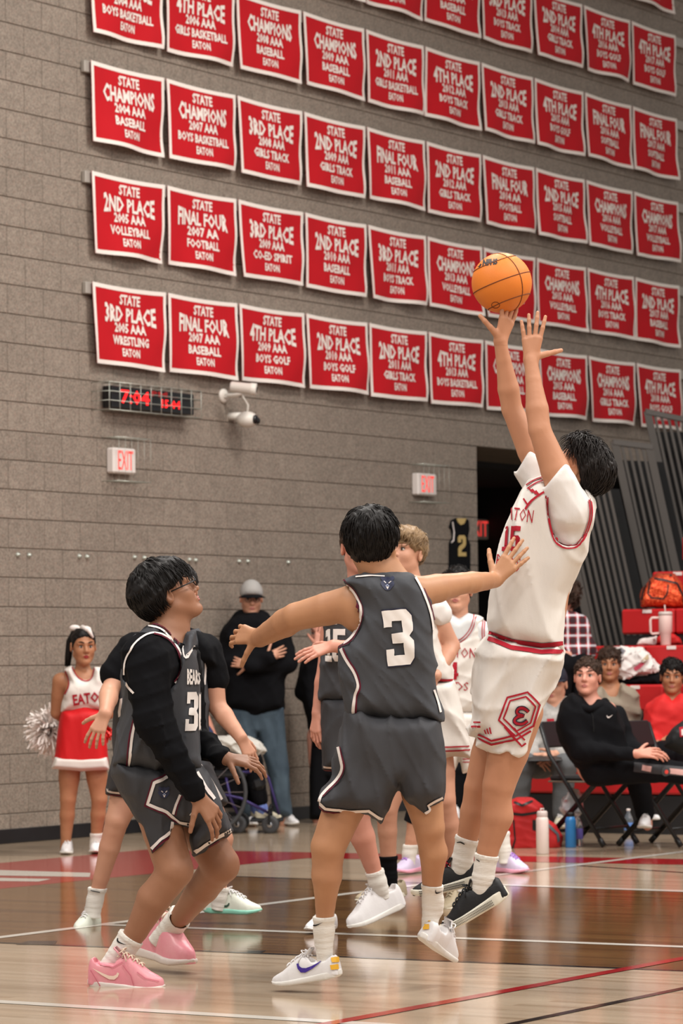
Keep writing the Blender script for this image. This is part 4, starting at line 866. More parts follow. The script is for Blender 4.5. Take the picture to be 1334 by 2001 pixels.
# ---------------------------------------------------------------- white number 15, in the air, shooting
f = Fig(13.0, (930, 1903), 'white-uniformed player number 15 jumping and leaning back, both arms up, shooting the ball')
J = f.J
f.head(1124, 920, 0.0, (-.80, .50, .30), up=(.5, 1, 0), S=1.0, neck=J(1120, 985, .0), rn=.058)
f.b.cap(J(1098, 1000, -.10), J(1085, 985, .12), .075, .075, .05).cap(J(1095, 1020), J(1050, 1190), .115, .100, .05, flat=((0, 0, 1), 1.15)).cap(J(1050, 1190), J(1024, 1320), .10, .115, .05, flat=((0, 0, 1), 1.15))
f.arm(J(1110, 985, -.15), J(1054, 840, -.15), J(1037, 706, -.10), .062, .045, .027)
f.hand(J(1037, 706, -.10), (.06, 1, .05), (.1, .0, -1), thumb=-1, curl=(.04, .08, .06), spread=.17, tout=1.15, tcurl=.05)
f.arm(J(1068, 945, .16), J(1000, 800, .17), J(977, 668, .14), .060, .043, .026)
f.hand(J(977, 668, .14), (.30, 1, -.02), (.62, -.25, -.75), thumb=1, curl=(.1, .12, .1), spread=.20, tout=.9)
f.leg(J(985, 1400, .13), J(934, 1540, .10), J(903, 1682, .13), .088, .056, .056, .037, bulge=(.006, 0, 0))
f.leg(J(1015, 1390, -.09), J(974, 1535, -.09), J(944, 1715, -.05), .092, .063, .062, .038, bulge=(.014, 0, 0))
f.body(SK_SHOOT)
f.hair(H_SHOOT, vol=(.020, .030, .026), a=.022, slope=.95, n=1500, ln=.055, comb=(0, -.95, -.3), back=-.06, side=-.012, wild=.2, lift=.22, extra=[((0, -.075, .05), (.075, .07, .065)), ((0, .02, .10), (.065, .08, .04))])
tee = f.cloth('undershirt', C_TEE, [([(1060, 955), (1100, 940), (1140, 960), (1156, 990), (1152, 1030), (1140, 1062), (1120, 1080), (1090, 1070), (1070, 1020)], 0.0, .165, 22)],
    caps=[(J(1112, 1000, -.13), J(1082, 926, -.16), .086, .064), (J(1108, 995, -.10), J(1118, 1015, -.08), .08, .08), (J(1075, 968, .15), J(1024, 894, .165), .082, .062), (J(1090, 985, .1), J(1100, 985, -.1), .08, .08)], folds=(.003, 9, 44), k=.02, h=.007,
    cuts=[([(1030, 935), (1064, 953), (1102, 906), (1100, 840), (1010, 870)], -.6, .0), ([(960, 905), (1009, 922), (1039, 871), (1040, 820), (960, 820)], -.05, .6)])
jp = [(1021, 960), (1012, 977), (1002, 998), (989, 1023), (981, 1051), (974, 1084), (970, 1105), (962, 1148), (957, 1186), (951, 1212), (955, 1244), (1000, 1264), (1058, 1273), (1099, 1270), (1099, 1191), (1105, 1161), (1125, 1115), (1146, 1064), (1157, 1033), (1163, 992), (1160, 975), (1150, 963), (1138, 955), (1105, 950), (1075, 945), (1055, 932), (1040, 938)]
jer = f.cloth('jersey', C_WHITE, [(jp, 0.0, .190, 46)], folds=(.008, 5, 45, (1, .3, .3)), cuts=[([(1066, 945), (1069, 1000), (1078, 1040), (1094, 1062), (1111, 1068), (1126, 1064), (1142, 1042), (1152, 1005), (1150, 975), (1135, 945), (1100, 930)], -.6, .0)])
ah = [(1068, 968), (1067, 992), (1071, 1018), (1076, 1041), (1083, 1059), (1096, 1069), (1111, 1073), (1127, 1069), (1140, 1054), (1148, 1033), (1154, 1013), (1155, 995), (1152, 975)]
f.ribbon((jer, tee), ah, 2.8, 'armhole_trim', C_RED, lift=.005); f.ribbon((jer, tee), [(x + (1111 - x) * .09, y + (1005 - y) * .085) for x, y in ah], 2.2, 'armhole_trim', C_RED, lift=.005)
f.ribbon((jer, tee), [(1029, 949), (1043, 940), (1058, 934)], 2.4, 'armhole_trim', C_RED, lift=.005); f.ribbon((jer, tee), [(1031, 956), (1045, 946), (1060, 940)], 2.2, 'armhole_trim', C_RED, lift=.005)
f.ribbon(jer, [(1062, 962), (1046, 972), (1034, 984), (1027, 996)], 4, 'collar_trim', C_RED); f.ribbon(jer, [(1024, 975), (1031, 986)], 3.5, 'collar_trim', C_RED)
for i in range(3): f.ribbon(jer, [(1034 + i * 6, 954 + i * 3), (1041 + i * 6, 963 + i * 3)], 3.2 + i * .6, 'maker_stripe', C_RED)
f.word(jer, 'EATON', [(988, 990), (1043, 997), (1039, 1022), (983, 1014)], 'team_word', C_RED, bold=.0)
f.patch(jer, glyph('1', [(984, 1030), (998, 1028), (995, 1076), (980, 1078)]), 'number', C_RED, label='red numeral 1'); f.patch(jer, glyph('5', [(1000, 1028), (1018, 1029), (1012, 1076), (996, 1077)]), 'number', C_RED, label='red numeral 5')
f.word(jer, 'REDS', [(973, 1083), (1018, 1090), (1013, 1118), (970, 1106)], 'team_word', C_RED, bold=.0)
sp = [(956, 1236), (1000, 1250), (1058, 1260), (1098, 1256), (1103, 1295), (1093, 1322), (1066, 1366), (1042, 1418), (1022, 1474), (1014, 1479), (1006, 1472), (992, 1464), (960, 1471), (931, 1457), (934, 1438), (918, 1436), (915, 1423), (920, 1407), (922, 1356), (926, 1305), (935, 1268)]
sh = f.cloth('shorts', C_WHITE, [(sp, 0.0, .200, 38)], folds=(.009, 4.5, 46, (1, .3, .3)))
f.ribbon((jer, sh), [(956, 1236), (1000, 1252), (1058, 1260), (1098, 1257)], 8, 'hem_stripe', C_RED, lift=.004); f.ribbon((jer, sh), [(954, 1248), (998, 1266), (1058, 1275), (1099, 1273)], 8, 'waistband_stripe', C_RED, lift=.004)
hx = [(991, 1363), (1031, 1353), (1053, 1377), (1041, 1418), (1006, 1438), (974, 1407)]
f.ribbon(sh, hx, 3.6, 'hexagon_stripe', C_RED, closed=True, lift=.004); c = np.mean(hx, 0); f.ribbon(sh, [tuple(c + (np.array(p) - c) * .78) for p in hx], 3.2, 'hexagon_stripe', C_RED, closed=True, lift=.004)
f.ribbon(sh, [(934, 1434), (960, 1447), (1004, 1437)], 3.6, 'hem_stripe', C_RED, lift=.004); f.ribbon(sh, [(933, 1442), (960, 1454), (1010, 1444), (1036, 1428)], 3.6, 'hem_stripe', C_RED, lift=.004)
f.ribbon(sh, [(985, 1420), (1004, 1442), (1018, 1458), (1026, 1452)], 3.6, 'hem_stripe', C_RED, lift=.004); f.ribbon(sh, [(994, 1414), (1012, 1434), (1024, 1446)], 3.2, 'hem_stripe', C_RED, lift=.004)
f.ribbon(sh, [(918, 1413), (939, 1411)], 3, 'hem_stripe', C_RED); f.ribbon(sh, [(918, 1421), (938, 1419)], 3, 'hem_stripe', C_RED)
for i in range(3): f.ribbon(sh, [(947 + i * 5, 1425 - i * 2), (951 + i * 4.5, 1434)], 2.6, 'maker_stripe', C_RED)
E = [(1031, 1390), (1024, 1383), (1013, 1384), (1009, 1391), (1015, 1397), (1023, 1397), (1012, 1400), (1004, 1407), (1008, 1414), (1020, 1414), (1029, 1407)]
f.ribbon(sh, E, 8.5, 'letter_outline', C_NAVY, lift=.0045, maxe=5); f.ribbon(sh, E, 5.0, 'letter', C_RED, lift=.006, maxe=5, label='red script letter E')
k = f.sock(J(949, 1669, -.055), J(940, 1722, -.05), .045, .040, C_SOCK, end=J(938, 1738, -.05)); f.ribbon(k, [(938, 1683), (932, 1679), (926, 1680)], 2, 'swoosh', S_BLK)
k = f.sock(J(914, 1637, .12), J(898, 1690, .13), .046, .042, C_SOCK, end=J(892, 1704, .13)); f.ribbon(k, [(908, 1649), (900, 1645), (894, 1646)], 2, 'swoosh', S_BLK)
for hl, te, up in (((996, 1752, -.05), (868, 1826, -.05), (-.52, .86, 0)), ((938, 1727, .14), (806, 1757, .10), (-.20, 1, 0))):
    uo, so, L = f.shoe(J(*hl), J(*te), up, S_BLK, S_CSOLE, S_BLK if te[0] > 840 else C_RED, 'black and cream basketball shoe off the floor', solet=1.45, high=1.05)
    g = MB()
    hl3, te3 = J(*hl), J(*te); X = unit(te3 - hl3); U = unit(np.array(up) - X * (np.array(up) @ X)); nY = np.cross(X, U); nY = nY if nY[2] < 0 else -nY
    for i in range(30):
        for j in range(3): 
            x = .07 + i * .0062; g.tube([tow(hl3 + X * x + U * (.010 + .009 * j) + nY * .02), tow(hl3 + X * x + U * (.010 + .009 * j) + nY * .0525)], .0016, 4)
    o = g.build('sole_pores', S_BLK, so); o['kind'] = 'stuff'

# ---------------------------------------------------------------- the ball
g = MB(); bc = f.J(980, 553, .16); R = .1195; A = np.array([unit((.55, .25, -.8)), unit((-.35, .93, .05)), (0, 0, 1.0)]); A[2] = np.cross(A[0], A[1]); A[2] /= np.linalg.norm(A[2]); A[1] = np.cross(A[2], A[0])
M_BALL = mat('basketball_orange', 'd97a2c', .5, bump=[(420, .35, .002, ISO)], var=(5, 'd0702a', .5), spec=.3)
g.ell(tow(bc), R, n=48); ball = g.build('basketball', M_BALL, None, True, label='orange basketball above the shooter\'s fingertips', cat='ball')
def arcs(fn, n=40, m=mat('ball_seam', '6b3516', .7), r=.0022):
    g = MB(); g.tube([tow(bc + unit(fn(t)) @ A * (R + .0002)) for t in np.linspace(0, 2 * math.pi, n + 1)], r, 6, False); g.build('seam', m, ball, True)
arcs(lambda t: (math.cos(t), math.sin(t), 0)); arcs(lambda t: (math.cos(t), 0, math.sin(t)))
for q in (-1, 1): arcs(lambda t: (.55 * math.cos(t) * 1.0, q * (.62 - .12 * math.cos(2 * t)), .80 * math.sin(t)) if True else 0)
bf = Fig.__new__(Fig); bf.Z = 13.16; bf.s = FPX / 13.16; bf.root = ball
bf.word(ball, 'NFHS', [(944, 507), (972, 505), (972, 517), (942, 521)], 'ball_print', S_BLK, bold=.06, lift=.001, maxe=4)
bf.ribbon(ball, [(929, 524), (932, 519), (936, 522), (940, 516)], 3, 'ball_print', S_BLK, lift=.001); bf.ribbon(ball, [(968 + 8 * math.cos(t), 596 + 6 * math.sin(t)) for t in np.linspace(0, 6.28, 12)], 1.4, 'ball_print', MATS['ball_seam'], lift=.001)

# ---------------------------------------------------------------- charcoal player half hidden behind number 31
f = Fig(15.6, (310, 1815), 'charcoal player over black t-shirt, half hidden behind the crouching number 31')
J = f.J
f.head(350, 1153, 0.0, (.25, .1, -1), up=(-.1, 1, 0), S=1.0, neck=J(345, 1245, 0), rn=.058)
f.b.cap(J(262, 1285), J(395, 1278), .065, .060, .05).cap(J(330, 1290), J(325, 1400), .115, .10, .05, flat=((0, 0, 1), .8)).cap(J(325, 1400), J(320, 1490), .10, .115, .05, flat=((0, 0, 1), .85))
f.arm(J(244, 1290), J(214, 1352, -.10), J(206, 1394, -.26), .052, .046, .030)
f.hand(J(206, 1394, -.26), (-.42, -.9, -.2), (-.2, .3, -1), thumb=-1, curl=(.35, .3, .2), spread=.2, S=.95)
f.arm(J(414, 1290), J(424, 1380, -.02), J(470, 1441, -.1), .052, .045, .030)
f.hand(J(470, 1441, -.1), (.48, -.87, 0), (.6, .35, -.7), thumb=1, curl=(.25, .3, .2), spread=.1, S=.95, tout=.6)
f.leg(J(262, 1520), J(229, 1602, -.08), J(185, 1762, 0), .085, .056, .049, .034)
f.leg(J(380, 1530), J(432, 1640, -.05), J(428, 1752, 0), .085, .056, .052, .034)
f.body(SK_FAIR, h=.009)
f.hair(H_BLACK, vol=(.018, .016, .02), a=-.01, slope=.6, n=500, ln=.03, comb=(0, 0, -.3), back=-.05, wild=1.0)
f.cloth('undershirt', C_BLACK, [([(276, 1236), (330, 1226), (388, 1232), (418, 1262), (425, 1300), (250, 1305), (245, 1260)], 0.0, .13, 22)], caps=[(J(262, 1272), J(226, 1318, -.04), .082, .070), (J(402, 1272), J(420, 1328, 0), .075, .064)], folds=(.003, 9, 3))
jer = f.cloth('jersey', C_GREY, [([(280, 1238), (330, 1232), (384, 1232), (399, 1250), (402, 1300), (406, 1340), (410, 1484), (222, 1484), (226, 1380), (240, 1330), (262, 1268)], 0.0, .16, 34)], folds=(.007, 6, 31, (1, .5, .3)))
f.ribbon(jer, [(376, 1236), (381, 1262)], 3, 'collar_trim', C_TRIM); f.ribbon(jer, [(394, 1246), (400, 1275), (400, 1310), (398, 1338)], 3.5, 'armhole_trim', C_TRIM)
f.patch(jer, [(236, 1366), (241, 1364), (240, 1398), (233, 1402), (232, 1392)], 'number', C_NUM)
sh = f.cloth('shorts', C_GREY2, [([(221, 1478), (408, 1478), (428, 1530), (444, 1568), (384, 1592), (332, 1562), (302, 1576), (240, 1556), (208, 1551), (212, 1518)], 0.0, .17, 30)], folds=(.005, 6, 32, (1, .5, .3)))
f.ribbon(sh, [(231, 1497), (220, 1515), (211, 1540), (212, 1546), (240, 1549)], 3.6, 'hem_trim', C_TRIM); f.ribbon(sh, [(212, 1551), (240, 1553)], 2.4, 'hem_edge', C_MAR, lift=.0062); f.ribbon(sh, [(386, 1487), (402, 1512), (414, 1530), (432, 1562)], 4.5, 'side_piping', C_TRIM)
k = f.sock(J(187, 1734), J(184, 1770), .042, .040, C_SOCK, end=J(180, 1785)); f.ribbon(k, [(178, 1740), (195, 1743)], 1.6, 'sock_band', C_GREY); f.sock(J(434, 1733), J(430, 1756), .042, .038, C_SOCK, end=J(425, 1770))
f.shoe(J(188, 1811, .12), J(150, 1823, -.12), (.05, 1, 0), S_PALE, S_TEAL, S_WHT, 'off-white basketball shoe with mint sole, toe to the camera')
uo, so, L = f.shoe(J(398, 1783, .05), J(512, 1787, -.05), (0, 1, 0), S_PALE, S_TEAL, S_WHT, 'off-white basketball shoe with mint sole, side on'); swoosh(f, uo, 432, 1768, 34, 12, mat('swoosh_green', '2f4a3a', .5), flipx=-1)

# ---------------------------------------------------------------- charcoal number 15 hidden behind number 3
f = Fig(15.0, (700, 1830), 'charcoal jersey player hidden behind number 3, one rosy hand reaching out left')
J = f.J
f.head(704, 1070, 0.0, (.20, .0, -1), S=1.0, neck=J(706, 1150, 0), rn=.060)
f.b.cap(J(665, 1188), J(770, 1185), .062, .060, .05).cap(J(712, 1200), J(708, 1300), .115, .105, .05, flat=((0, 0, 1), .75)).cap(J(708, 1300), J(705, 1420), .10, .115, .05, flat=((0, 0, 1), .8))
f.arm(J(652, 1200), J(637, 1310), J(621, 1392, -.03), .052, .043, .028)
f.hand(J(621, 1392, -.03), (-.12, -1, -.15), (-.75, 0, -.6), thumb=1, curl=(.3, .4, .3), S=.95)
f.arm(J(775, 1195), J(738, 1275, -.24), J(652, 1262, -.24), .052, .042, .028)
f.hand(J(652, 1262, -.24), (-1, -.28, -.1), (-.2, .75, -.6), thumb=-1, curl=(.12, .2, .12), spread=.1, S=.95)
f.leg(J(745, 1500, .0), J(694, 1592, -.06), J(737, 1722, 0), .085, .062, .056, .036)
f.leg(J(690, 1500), J(650, 1620, .05), J(640, 1740, .05), .085, .056, .052, .034)
f.body(SK_PINK, h=.009)
f.hair(H_BROWN, vol=(.014, .012, .014), a=.01, slope=.5, n=350, ln=.03, comb=(0, 0, -.6), back=-.05)
f.face()
jer = f.cloth('jersey', C_GREY, [([(640, 1165), (680, 1150), (735, 1150), (775, 1165), (790, 1300), (790, 1372), (621, 1369), (625, 1330), (632, 1290), (634, 1215)], 0.0, .15, 30)], folds=(.007, 6, 51, (1, .5, .3)))
f.patch(jer, glyph('1', [(637, 1229), (649, 1229), (649, 1293), (635, 1293)]), 'number', C_NUM, label='white numeral 1'); f.patch(jer, glyph('5', [(651, 1229), (675, 1229), (675, 1292), (650, 1292)]), 'number', C_NUM, label='white numeral 5')
f.word(jer, 'BEARS', [(636, 1208), (690, 1208), (690, 1220), (636, 1220)], 'team_word', C_NUM, bold=.04)
sh = f.cloth('shorts', C_GREY2, [([(627, 1364), (785, 1364), (802, 1500), (720, 1545), (700, 1520), (652, 1504), (631, 1503), (629, 1440)], 0.0, .16, 28)], folds=(.005, 6, 52, (1, .5, .3)))
f.ribbon(sh, [(633, 1498), (652, 1499)], 3.5, 'hem_trim', C_TRIM); f.ribbon(sh, [(632, 1503), (652, 1504)], 2.2, 'hem_edge', C_MAR, lift=.0062)
f.sock(J(733, 1700), J(741, 1728, .01), .042, .038, C_SOCK, end=J(748, 1745, .04))
f.shoe(J(790, 1772, .08), J(682, 1820, -.08), (-.38, 1, -.1), S_WHT, S_SOLE, S_WHT, 'white basketball shoe with heel lifted', high=1.25)
f.sock(J(642, 1735, .05), J(640, 1770, .05), .04, .038, C_SOCK, end=J(638, 1785, .05)); f.shoe(J(652, 1815, .1), J(600, 1822, -.1), (0, 1, 0), S_WHT, S_SOLE, S_WHT)

# ---------------------------------------------------------------- sandy-haired white player
f = Fig(16.5, (830, 1775), 'sandy-haired player in white uniform looking up, standing behind number 3')
J = f.J
f.head(793, 1080, 0.0, (-.58, .24, -.80), up=(.06, 1, 0), S=1.0, neck=J(806, 1160, 0), rn=.058, mouth=.003)
f.b.cap(J(775, 1185), J(845, 1190), .062, .060, .05).cap(J(815, 1200), J(822, 1290), .105, .10, .05, flat=((0, 0, 1), .8)).cap(J(822, 1290), J(826, 1400), .10, .11, .05, flat=((0, 0, 1), .8))
f.arm(J(848, 1195), J(882, 1262, .02), J(852, 1320, -.14), .050, .044, .028); f.hand(J(852, 1320, -.14), (-.85, -.5, -.1), (.1, .3, -1), thumb=1, S=.9)
f.arm(J(770, 1195), J(752, 1280, .02), J(765, 1340, -.14), .050, .044, .028); f.hand(J(765, 1340, -.14), (.85, -.5, -.1), (-.1, .3, -1), thumb=-1, S=.9)
f.leg(J(792, 1450), J(755, 1580, -.05), J(760, 1712, 0), .085, .056, .048, .036); f.leg(J(850, 1450), J(868, 1562, -.05), J(893, 1705, .05), .085, .056, .052, .036)
f.body(SK_FAIR, h=.009)
f.hair(H_BLOND, vol=(.014, .014, .018), a=.004, slope=.52, n=900, ln=.045, comb=(0, .75, -.5), back=-.03, wild=.35, extra=[((0, .03, .085), (.07, .075, .04))])
f.face(brow=H_BLOND)
f.cloth('undershirt', C_TEE, [([(775, 1160), (850, 1165), (862, 1185), (860, 1215), (770, 1215)], 0, .13, 18)], caps=[(J(846, 1186), J(857, 1200), .066, .062)])
jer = f.cloth('jersey', C_WHITE, [([(782, 1152), (820, 1146), (850, 1165), (850, 1200), (855, 1240), (866, 1280), (882, 1312), (884, 1334), (752, 1334), (762, 1200)], 0.0, .14, 26)], folds=(.008, 6, 61, (1, .5, .3)))
f.ribbon(jer, [(846, 1192), (851, 1206), (856, 1202)], 2, 'armhole_trim', C_RED)
sh = f.cloth('shorts', C_WHITE, [([(760, 1328), (886, 1330), (903, 1384), (916, 1450), (918, 1480), (862, 1480), (830, 1440), (800, 1478), (750, 1476)], 0.0, .16, 24)], folds=(.008, 5, 62, (1, .4, .3)))
f.ribbon((jer, sh), [(840, 1327), (884, 1329)], 4, 'waistband_stripe', C_RED); f.ribbon((jer, sh), [(852, 1331), (878, 1332)], 3, 'waist_string', S_BLK, lift=.005)
f.ribbon(sh, [(862, 1460), (915, 1458)], 2.6, 'hem_stripe', C_RED); f.ribbon(sh, [(862, 1467), (917, 1465)], 2.6, 'hem_stripe', C_RED)
f.sock(J(759, 1672), J(761, 1712), .044, .040, C_BLACK, end=J(764, 1728), label='black sock'); f.sock(J(892, 1690, .05), J(894, 1715, .05), .040, .038, C_SOCK, end=J(896, 1735, .05))
f.shoe(J(792, 1752, .05), J(695, 1768, -.1), (-.1, 1, 0), S_BEI, S_CSOLE, S_BEI, 'beige basketball shoe'); f.shoe(J(912, 1765, .15), J(868, 1786, -.10), (-.2, 1, 0), S_BEI, S_CSOLE, S_BEI, 'beige basketball shoe')

# ---------------------------------------------------------------- white number 4
f = Fig(19.1, (900, 1706), 'dark curly-haired player in white number 4 jersey, face half behind an outstretched arm')
J = f.J
f.head(893, 1153, 0.0, (-.15, .06, -1), S=1.0, neck=J(896, 1222, 0), rn=.058, mouth=.003)
f.b.cap(J(866, 1238), J(938, 1238), .062, .060, .05).cap(J(902, 1250), J(902, 1330), .105, .10, .05, flat=((0, 0, 1), .8)).cap(J(902, 1330), J(903, 1430), .10, .11, .05, flat=((0, 0, 1), .8))
f.arm(J(946, 1240), J(958, 1330), J(938, 1405, -.1), .048, .040, .028); f.hand(J(938, 1405, -.1), (-.35, -1, -.1), (.3, .2, -1), S=.9)
f.arm(J(860, 1240), J(848, 1330), J(852, 1405, -.05), .048, .040, .028); f.hand(J(852, 1405, -.05), (0, -1, 0), (-.5, 0, -1), S=.9)
f.leg(J(880, 1450), J(818, 1575, -.05), J(800, 1665, 0), .085, .056, .050, .036); f.leg(J(925, 1450), J(957, 1565, -.05), J(984, 1660, 0), .085, .056, .050, .036)
f.body(SK_FAIR, h=.01)
f.hair(H_BLACK, vol=(.018, .012, .020), a=-.004, slope=.5, n=900, ln=.022, comb=(0, 0, 0), back=-.05, wild=1.6, lift=.6); f.face()
tee = f.cloth('undershirt', mat('undershirt_grey', 'cfd0d0', .7, bump=CB), [([(862, 1208), (880, 1200), (896, 1212), (915, 1200), (934, 1206), (956, 1228), (960, 1262), (850, 1262), (850, 1226)], 0, .12, 16)], caps=[(J(944, 1240), J(956, 1290), .066, .060), (J(864, 1240), J(853, 1290), .066, .060)])
jer = f.cloth('jersey', C_WHITE, [([(858, 1212), (866, 1208), (875, 1240), (893, 1256), (912, 1240), (926, 1204), (942, 1210), (944, 1250), (956, 1290), (956, 1398), (850, 1398), (849, 1290), (856, 1250)], 0.0, .135, 20)], folds=(.006, 6, 71, (1, .5, .3)), k=.01)
f.ribbon((jer, tee), [(926, 1202), (920, 1226), (908, 1243), (893, 1253), (880, 1246)], 1.8, 'collar_trim', C_RED); f.ribbon((jer, tee), [(930, 1204), (924, 1229), (911, 1247), (893, 1258)], 1.8, 'collar_trim', C_RED)
f.ribbon((jer, tee), [(942, 1212), (941, 1235), (943, 1256)], 1.8, 'armhole_trim', C_RED); f.ribbon((jer, tee), [(946, 1214), (945, 1235), (947, 1258)], 1.8, 'armhole_trim', C_RED)
f.word(jer, 'EATON', [(867, 1264), (930, 1267), (929, 1287), (866, 1284)], 'team_word', C_RED, bold=.0); f.word(jer, 'REDS', [(864, 1332), (915, 1333), (914, 1350), (864, 1350)], 'team_word', C_RED, bold=0)
f.patch(jer, glyph('4', [(876, 1294), (896, 1294), (895, 1328), (875, 1328)]), 'number', C_RED, label='red numeral 4')
sh = f.cloth('shorts', C_WHITE, [([(853, 1390), (954, 1390), (960, 1440), (965, 1500), (905, 1510), (898, 1480), (885, 1510), (830, 1500)], 0, .15, 20)], folds=(.004, 6, 72)); f.ribbon(sh, [(905, 1483), (962, 1482)], 2, 'hem_stripe', C_RED); f.ribbon(sh, [(905, 1489), (962, 1488)], 2, 'hem_stripe', C_RED)
f.sock(J(821, 1552, -.05), J(806, 1600, -.03), .064, .056, C_BLACK, name='knee_sleeve', label='black knee sleeve')
f.sock(J(800, 1650), J(800, 1674), .042, .038, C_SOCK, end=J(799, 1686)); f.sock(J(983, 1625), J(985, 1665), .043, .040, C_SOCK, end=J(986, 1680))
f.shoe(J(822, 1700, .14), J(776, 1708, -.12), (0, 1, 0), S_LAV, S_LSOLE, mat('lace_purple', 'a774c8', .6), 'lavender basketball shoe with pink sole'); f.shoe(J(962, 1702, .12), J(1032, 1707, -.12), (0, 1, 0), S_LAV, S_LSOLE, MATS['lace_purple'], 'lavender basketball shoe with pink sole')
# ================================================================== PEOPLE AROUND THE COURT
M_SEQ = mat('red_satin', 'b3161b', .5, bump=CB)
# ---------------------------------------------------------------- cheerleader
f = Fig(21.5, (158, 1669), 'cheerleader in white top and red skirt with a white bow, standing by the wall', fine=False)
J = f.J
f.head(163, 1263, 0.0, (.28, -.02, -1), S=.98, neck=J(162, 1318, .02), rn=.046)
f.b.cap(J(126, 1330), J(199, 1328), .050, .048, .05).cap(J(162, 1345), J(163, 1385), .105, .095, .05, flat=((0, 0, 1), .8)).cap(J(163, 1385), J(160, 1455), .10, .13, .05, flat=((0, 0, 1), .85))
for q in (-1, 1): f.b.ell(J(163 + q * 19, 1352, -.07), .058, None, .03)
f.arm(J(117, 1330), J(110, 1393, .05), J(142, 1412, .19), .050, .041, .027); f.hand(J(142, 1412, .19), (.8, -.5, .2), (0, 0, 1), S=.85)
f.arm(J(206, 1330), J(213, 1393, .05), J(182, 1412, .19), .050, .041, .027); f.hand(J(182, 1412, .19), (-.8, -.5, .2), (0, 0, 1), S=.85)
f.leg(J(138, 1470), J(133, 1562, -.03), J(128, 1655, 0), .080, .053, .050, .034); f.leg(J(184, 1470), J(194, 1562, -.03), J(187, 1652, 0), .080, .053, .050, .034)
f.body(SK_BROWN)
f.hair(H_BLACK, vol=(.006, .014, .012), a=.004, slope=.80, n=150, ln=.02, comb=(0, -1, .4), back=-.05, ear=False, wild=.1, lift=.02, extra=[((-.035, -.10, .075), (.03, .035, .035))])
g = MB(); L = f.hd['L']
for i in range(46):
    a = rng.uniform(-1, 1); b_ = rng.uniform(-1, 1)
    g.tube([tow(f.hd['L'](0, -.09, .08) * 0 + f.J(143 + a * 3, 1236, .06)), tow(f.J(136 + a * 4, 1252, .09 + b_ * .01)), tow(f.J(134 + a * 5, 1280, .09 + b_ * .02)), tow(f.J(132 + a * 5, 1300 + b_ * 3, .08))], [.006, .009, .008, .003], 5)
g.build('ponytail', H_BLACK, f.root, True)
g = MB()
for (x, y, z, rx, ry) in ((146, 1227, .02, .036, .020), (166, 1229, -.01, .040, .020), (155, 1229, .0, .014, .014)): g.ell(P(x, y, 21.5 + z), (rx, .018, ry), np.stack([RT, FW, UP]), 12)
g.tube([P(160, 1226, 21.48), P(174, 1232, 21.44), P(182, 1246, 21.43)], [.018, .016, .006], 8); g.build('bow', C_TRIM, f.root, True, label='white hair bow')
f.face(lips=mat('lips_red', '8f1a20', .4))
top = f.cloth('top', C_WHITE, [([(126, 1309), (139, 1302), (147, 1320), (160, 1329), (172, 1331), (180, 1325), (185, 1304), (196, 1305), (200, 1316), (203, 1340), (206, 1360), (204, 1390), (168, 1384), (147, 1387), (120, 1391), (122, 1375), (127, 1358), (135, 1343), (136, 1330)], 0, .12, 18)], folds=(.002, 7, 81), k=.01, h=.008, kk=.005)
f.ribbon(top, [(140, 1304), (148, 1321), (160, 1330), (172, 1332), (181, 1325), (185, 1306)], 1.8, 'neck_trim', C_RED); f.ribbon(top, [(128, 1311), (136, 1330), (135, 1343), (127, 1357)], 1.8, 'armhole_trim', C_RED)
f.word(top, 'EATON', [(141, 1357), (207, 1349), (208, 1369), (144, 1379)], 'team_word', C_RED, bold=.03)
sk = f.cloth('skirt', mat('skirt_red', 'c4141a', .6, bump=CB, spec=.3), [([(122, 1389), (147, 1385), (168, 1382), (205, 1388), (206, 1430), (211, 1502), (160, 1505), (102, 1500), (110, 1470), (114, 1430), (119, 1402)], 0, .15, 22)], folds=(.003, 6, 82, (1, .3, .3)))
f.cloth('skirt_band', C_WHITE, [([(108, 1480), (160, 1482), (208, 1480), (212, 1503), (160, 1506), (101, 1501)], 0, .162, 9)], cover=False, it=1, h=.008)
f.sock(J(187, 1628), J(187, 1650), .040, .037, C_SOCK, end=J(187, 1660)); 
f.shoe(J(133, 1662, .13), J(129, 1671, -.13), (0, 1, 0), S_WHT, S_SOLE, S_WHT, 'white cheer shoe'); f.shoe(J(190, 1660, .13), J(185, 1668, -.12), (0, 1, 0), S_WHT, S_SOLE, S_WHT, 'white cheer shoe')
def pompom(px, py, Z, r, m, label, n=420, seed=1):
    g = MB(); c = P(px, py, Z); rr = np.random.default_rng(seed)
    for i in range(n):
        d = unit(rr.normal(size=3)); d2 = unit(d + .7 * rr.normal(size=3)); l = r * rr.uniform(.75, 1.1); s_ = unit(np.cross(d, rr.normal(size=3))) * .006; p = [c, c + d * l * .5, c + d * l * .8 + d2 * l * .12, c + d * l * .9 + d2 * l * .25 - np.array([0, 0, .03]) * rr.uniform(0, 1)]
        V = [q + k * s_ for q in p for k in (-1, 1)]; g.add(V, [(0, 1, 3, 2), (2, 3, 5, 4), (4, 5, 7, 6)])
    o = g.build('streamers', m, None); root = empty('pom_pom', wloc(o) , label, 'pom pom'); o.location = (0, 0, 0); o.parent = root; o['kind'] = 'stuff'
    g = MB(); g.tube([c - np.array([0, 0, .05]), c + np.array([0, 0, .05])], .014, 8); g.build('handle', C_BLACK, root); return root
pompom(99, 1426, 21.80, .155, mat('pom_white', 'f0e6e0', .45), 'white pom-pom held behind the cheerleader\'s back', 700)
pompom(205, 1430, 21.62, .05, mat('pom_red', 'd2261c', .25, metal=.3), 'red glittering pom-pom at the cheerleader\'s hip', 160, 5)

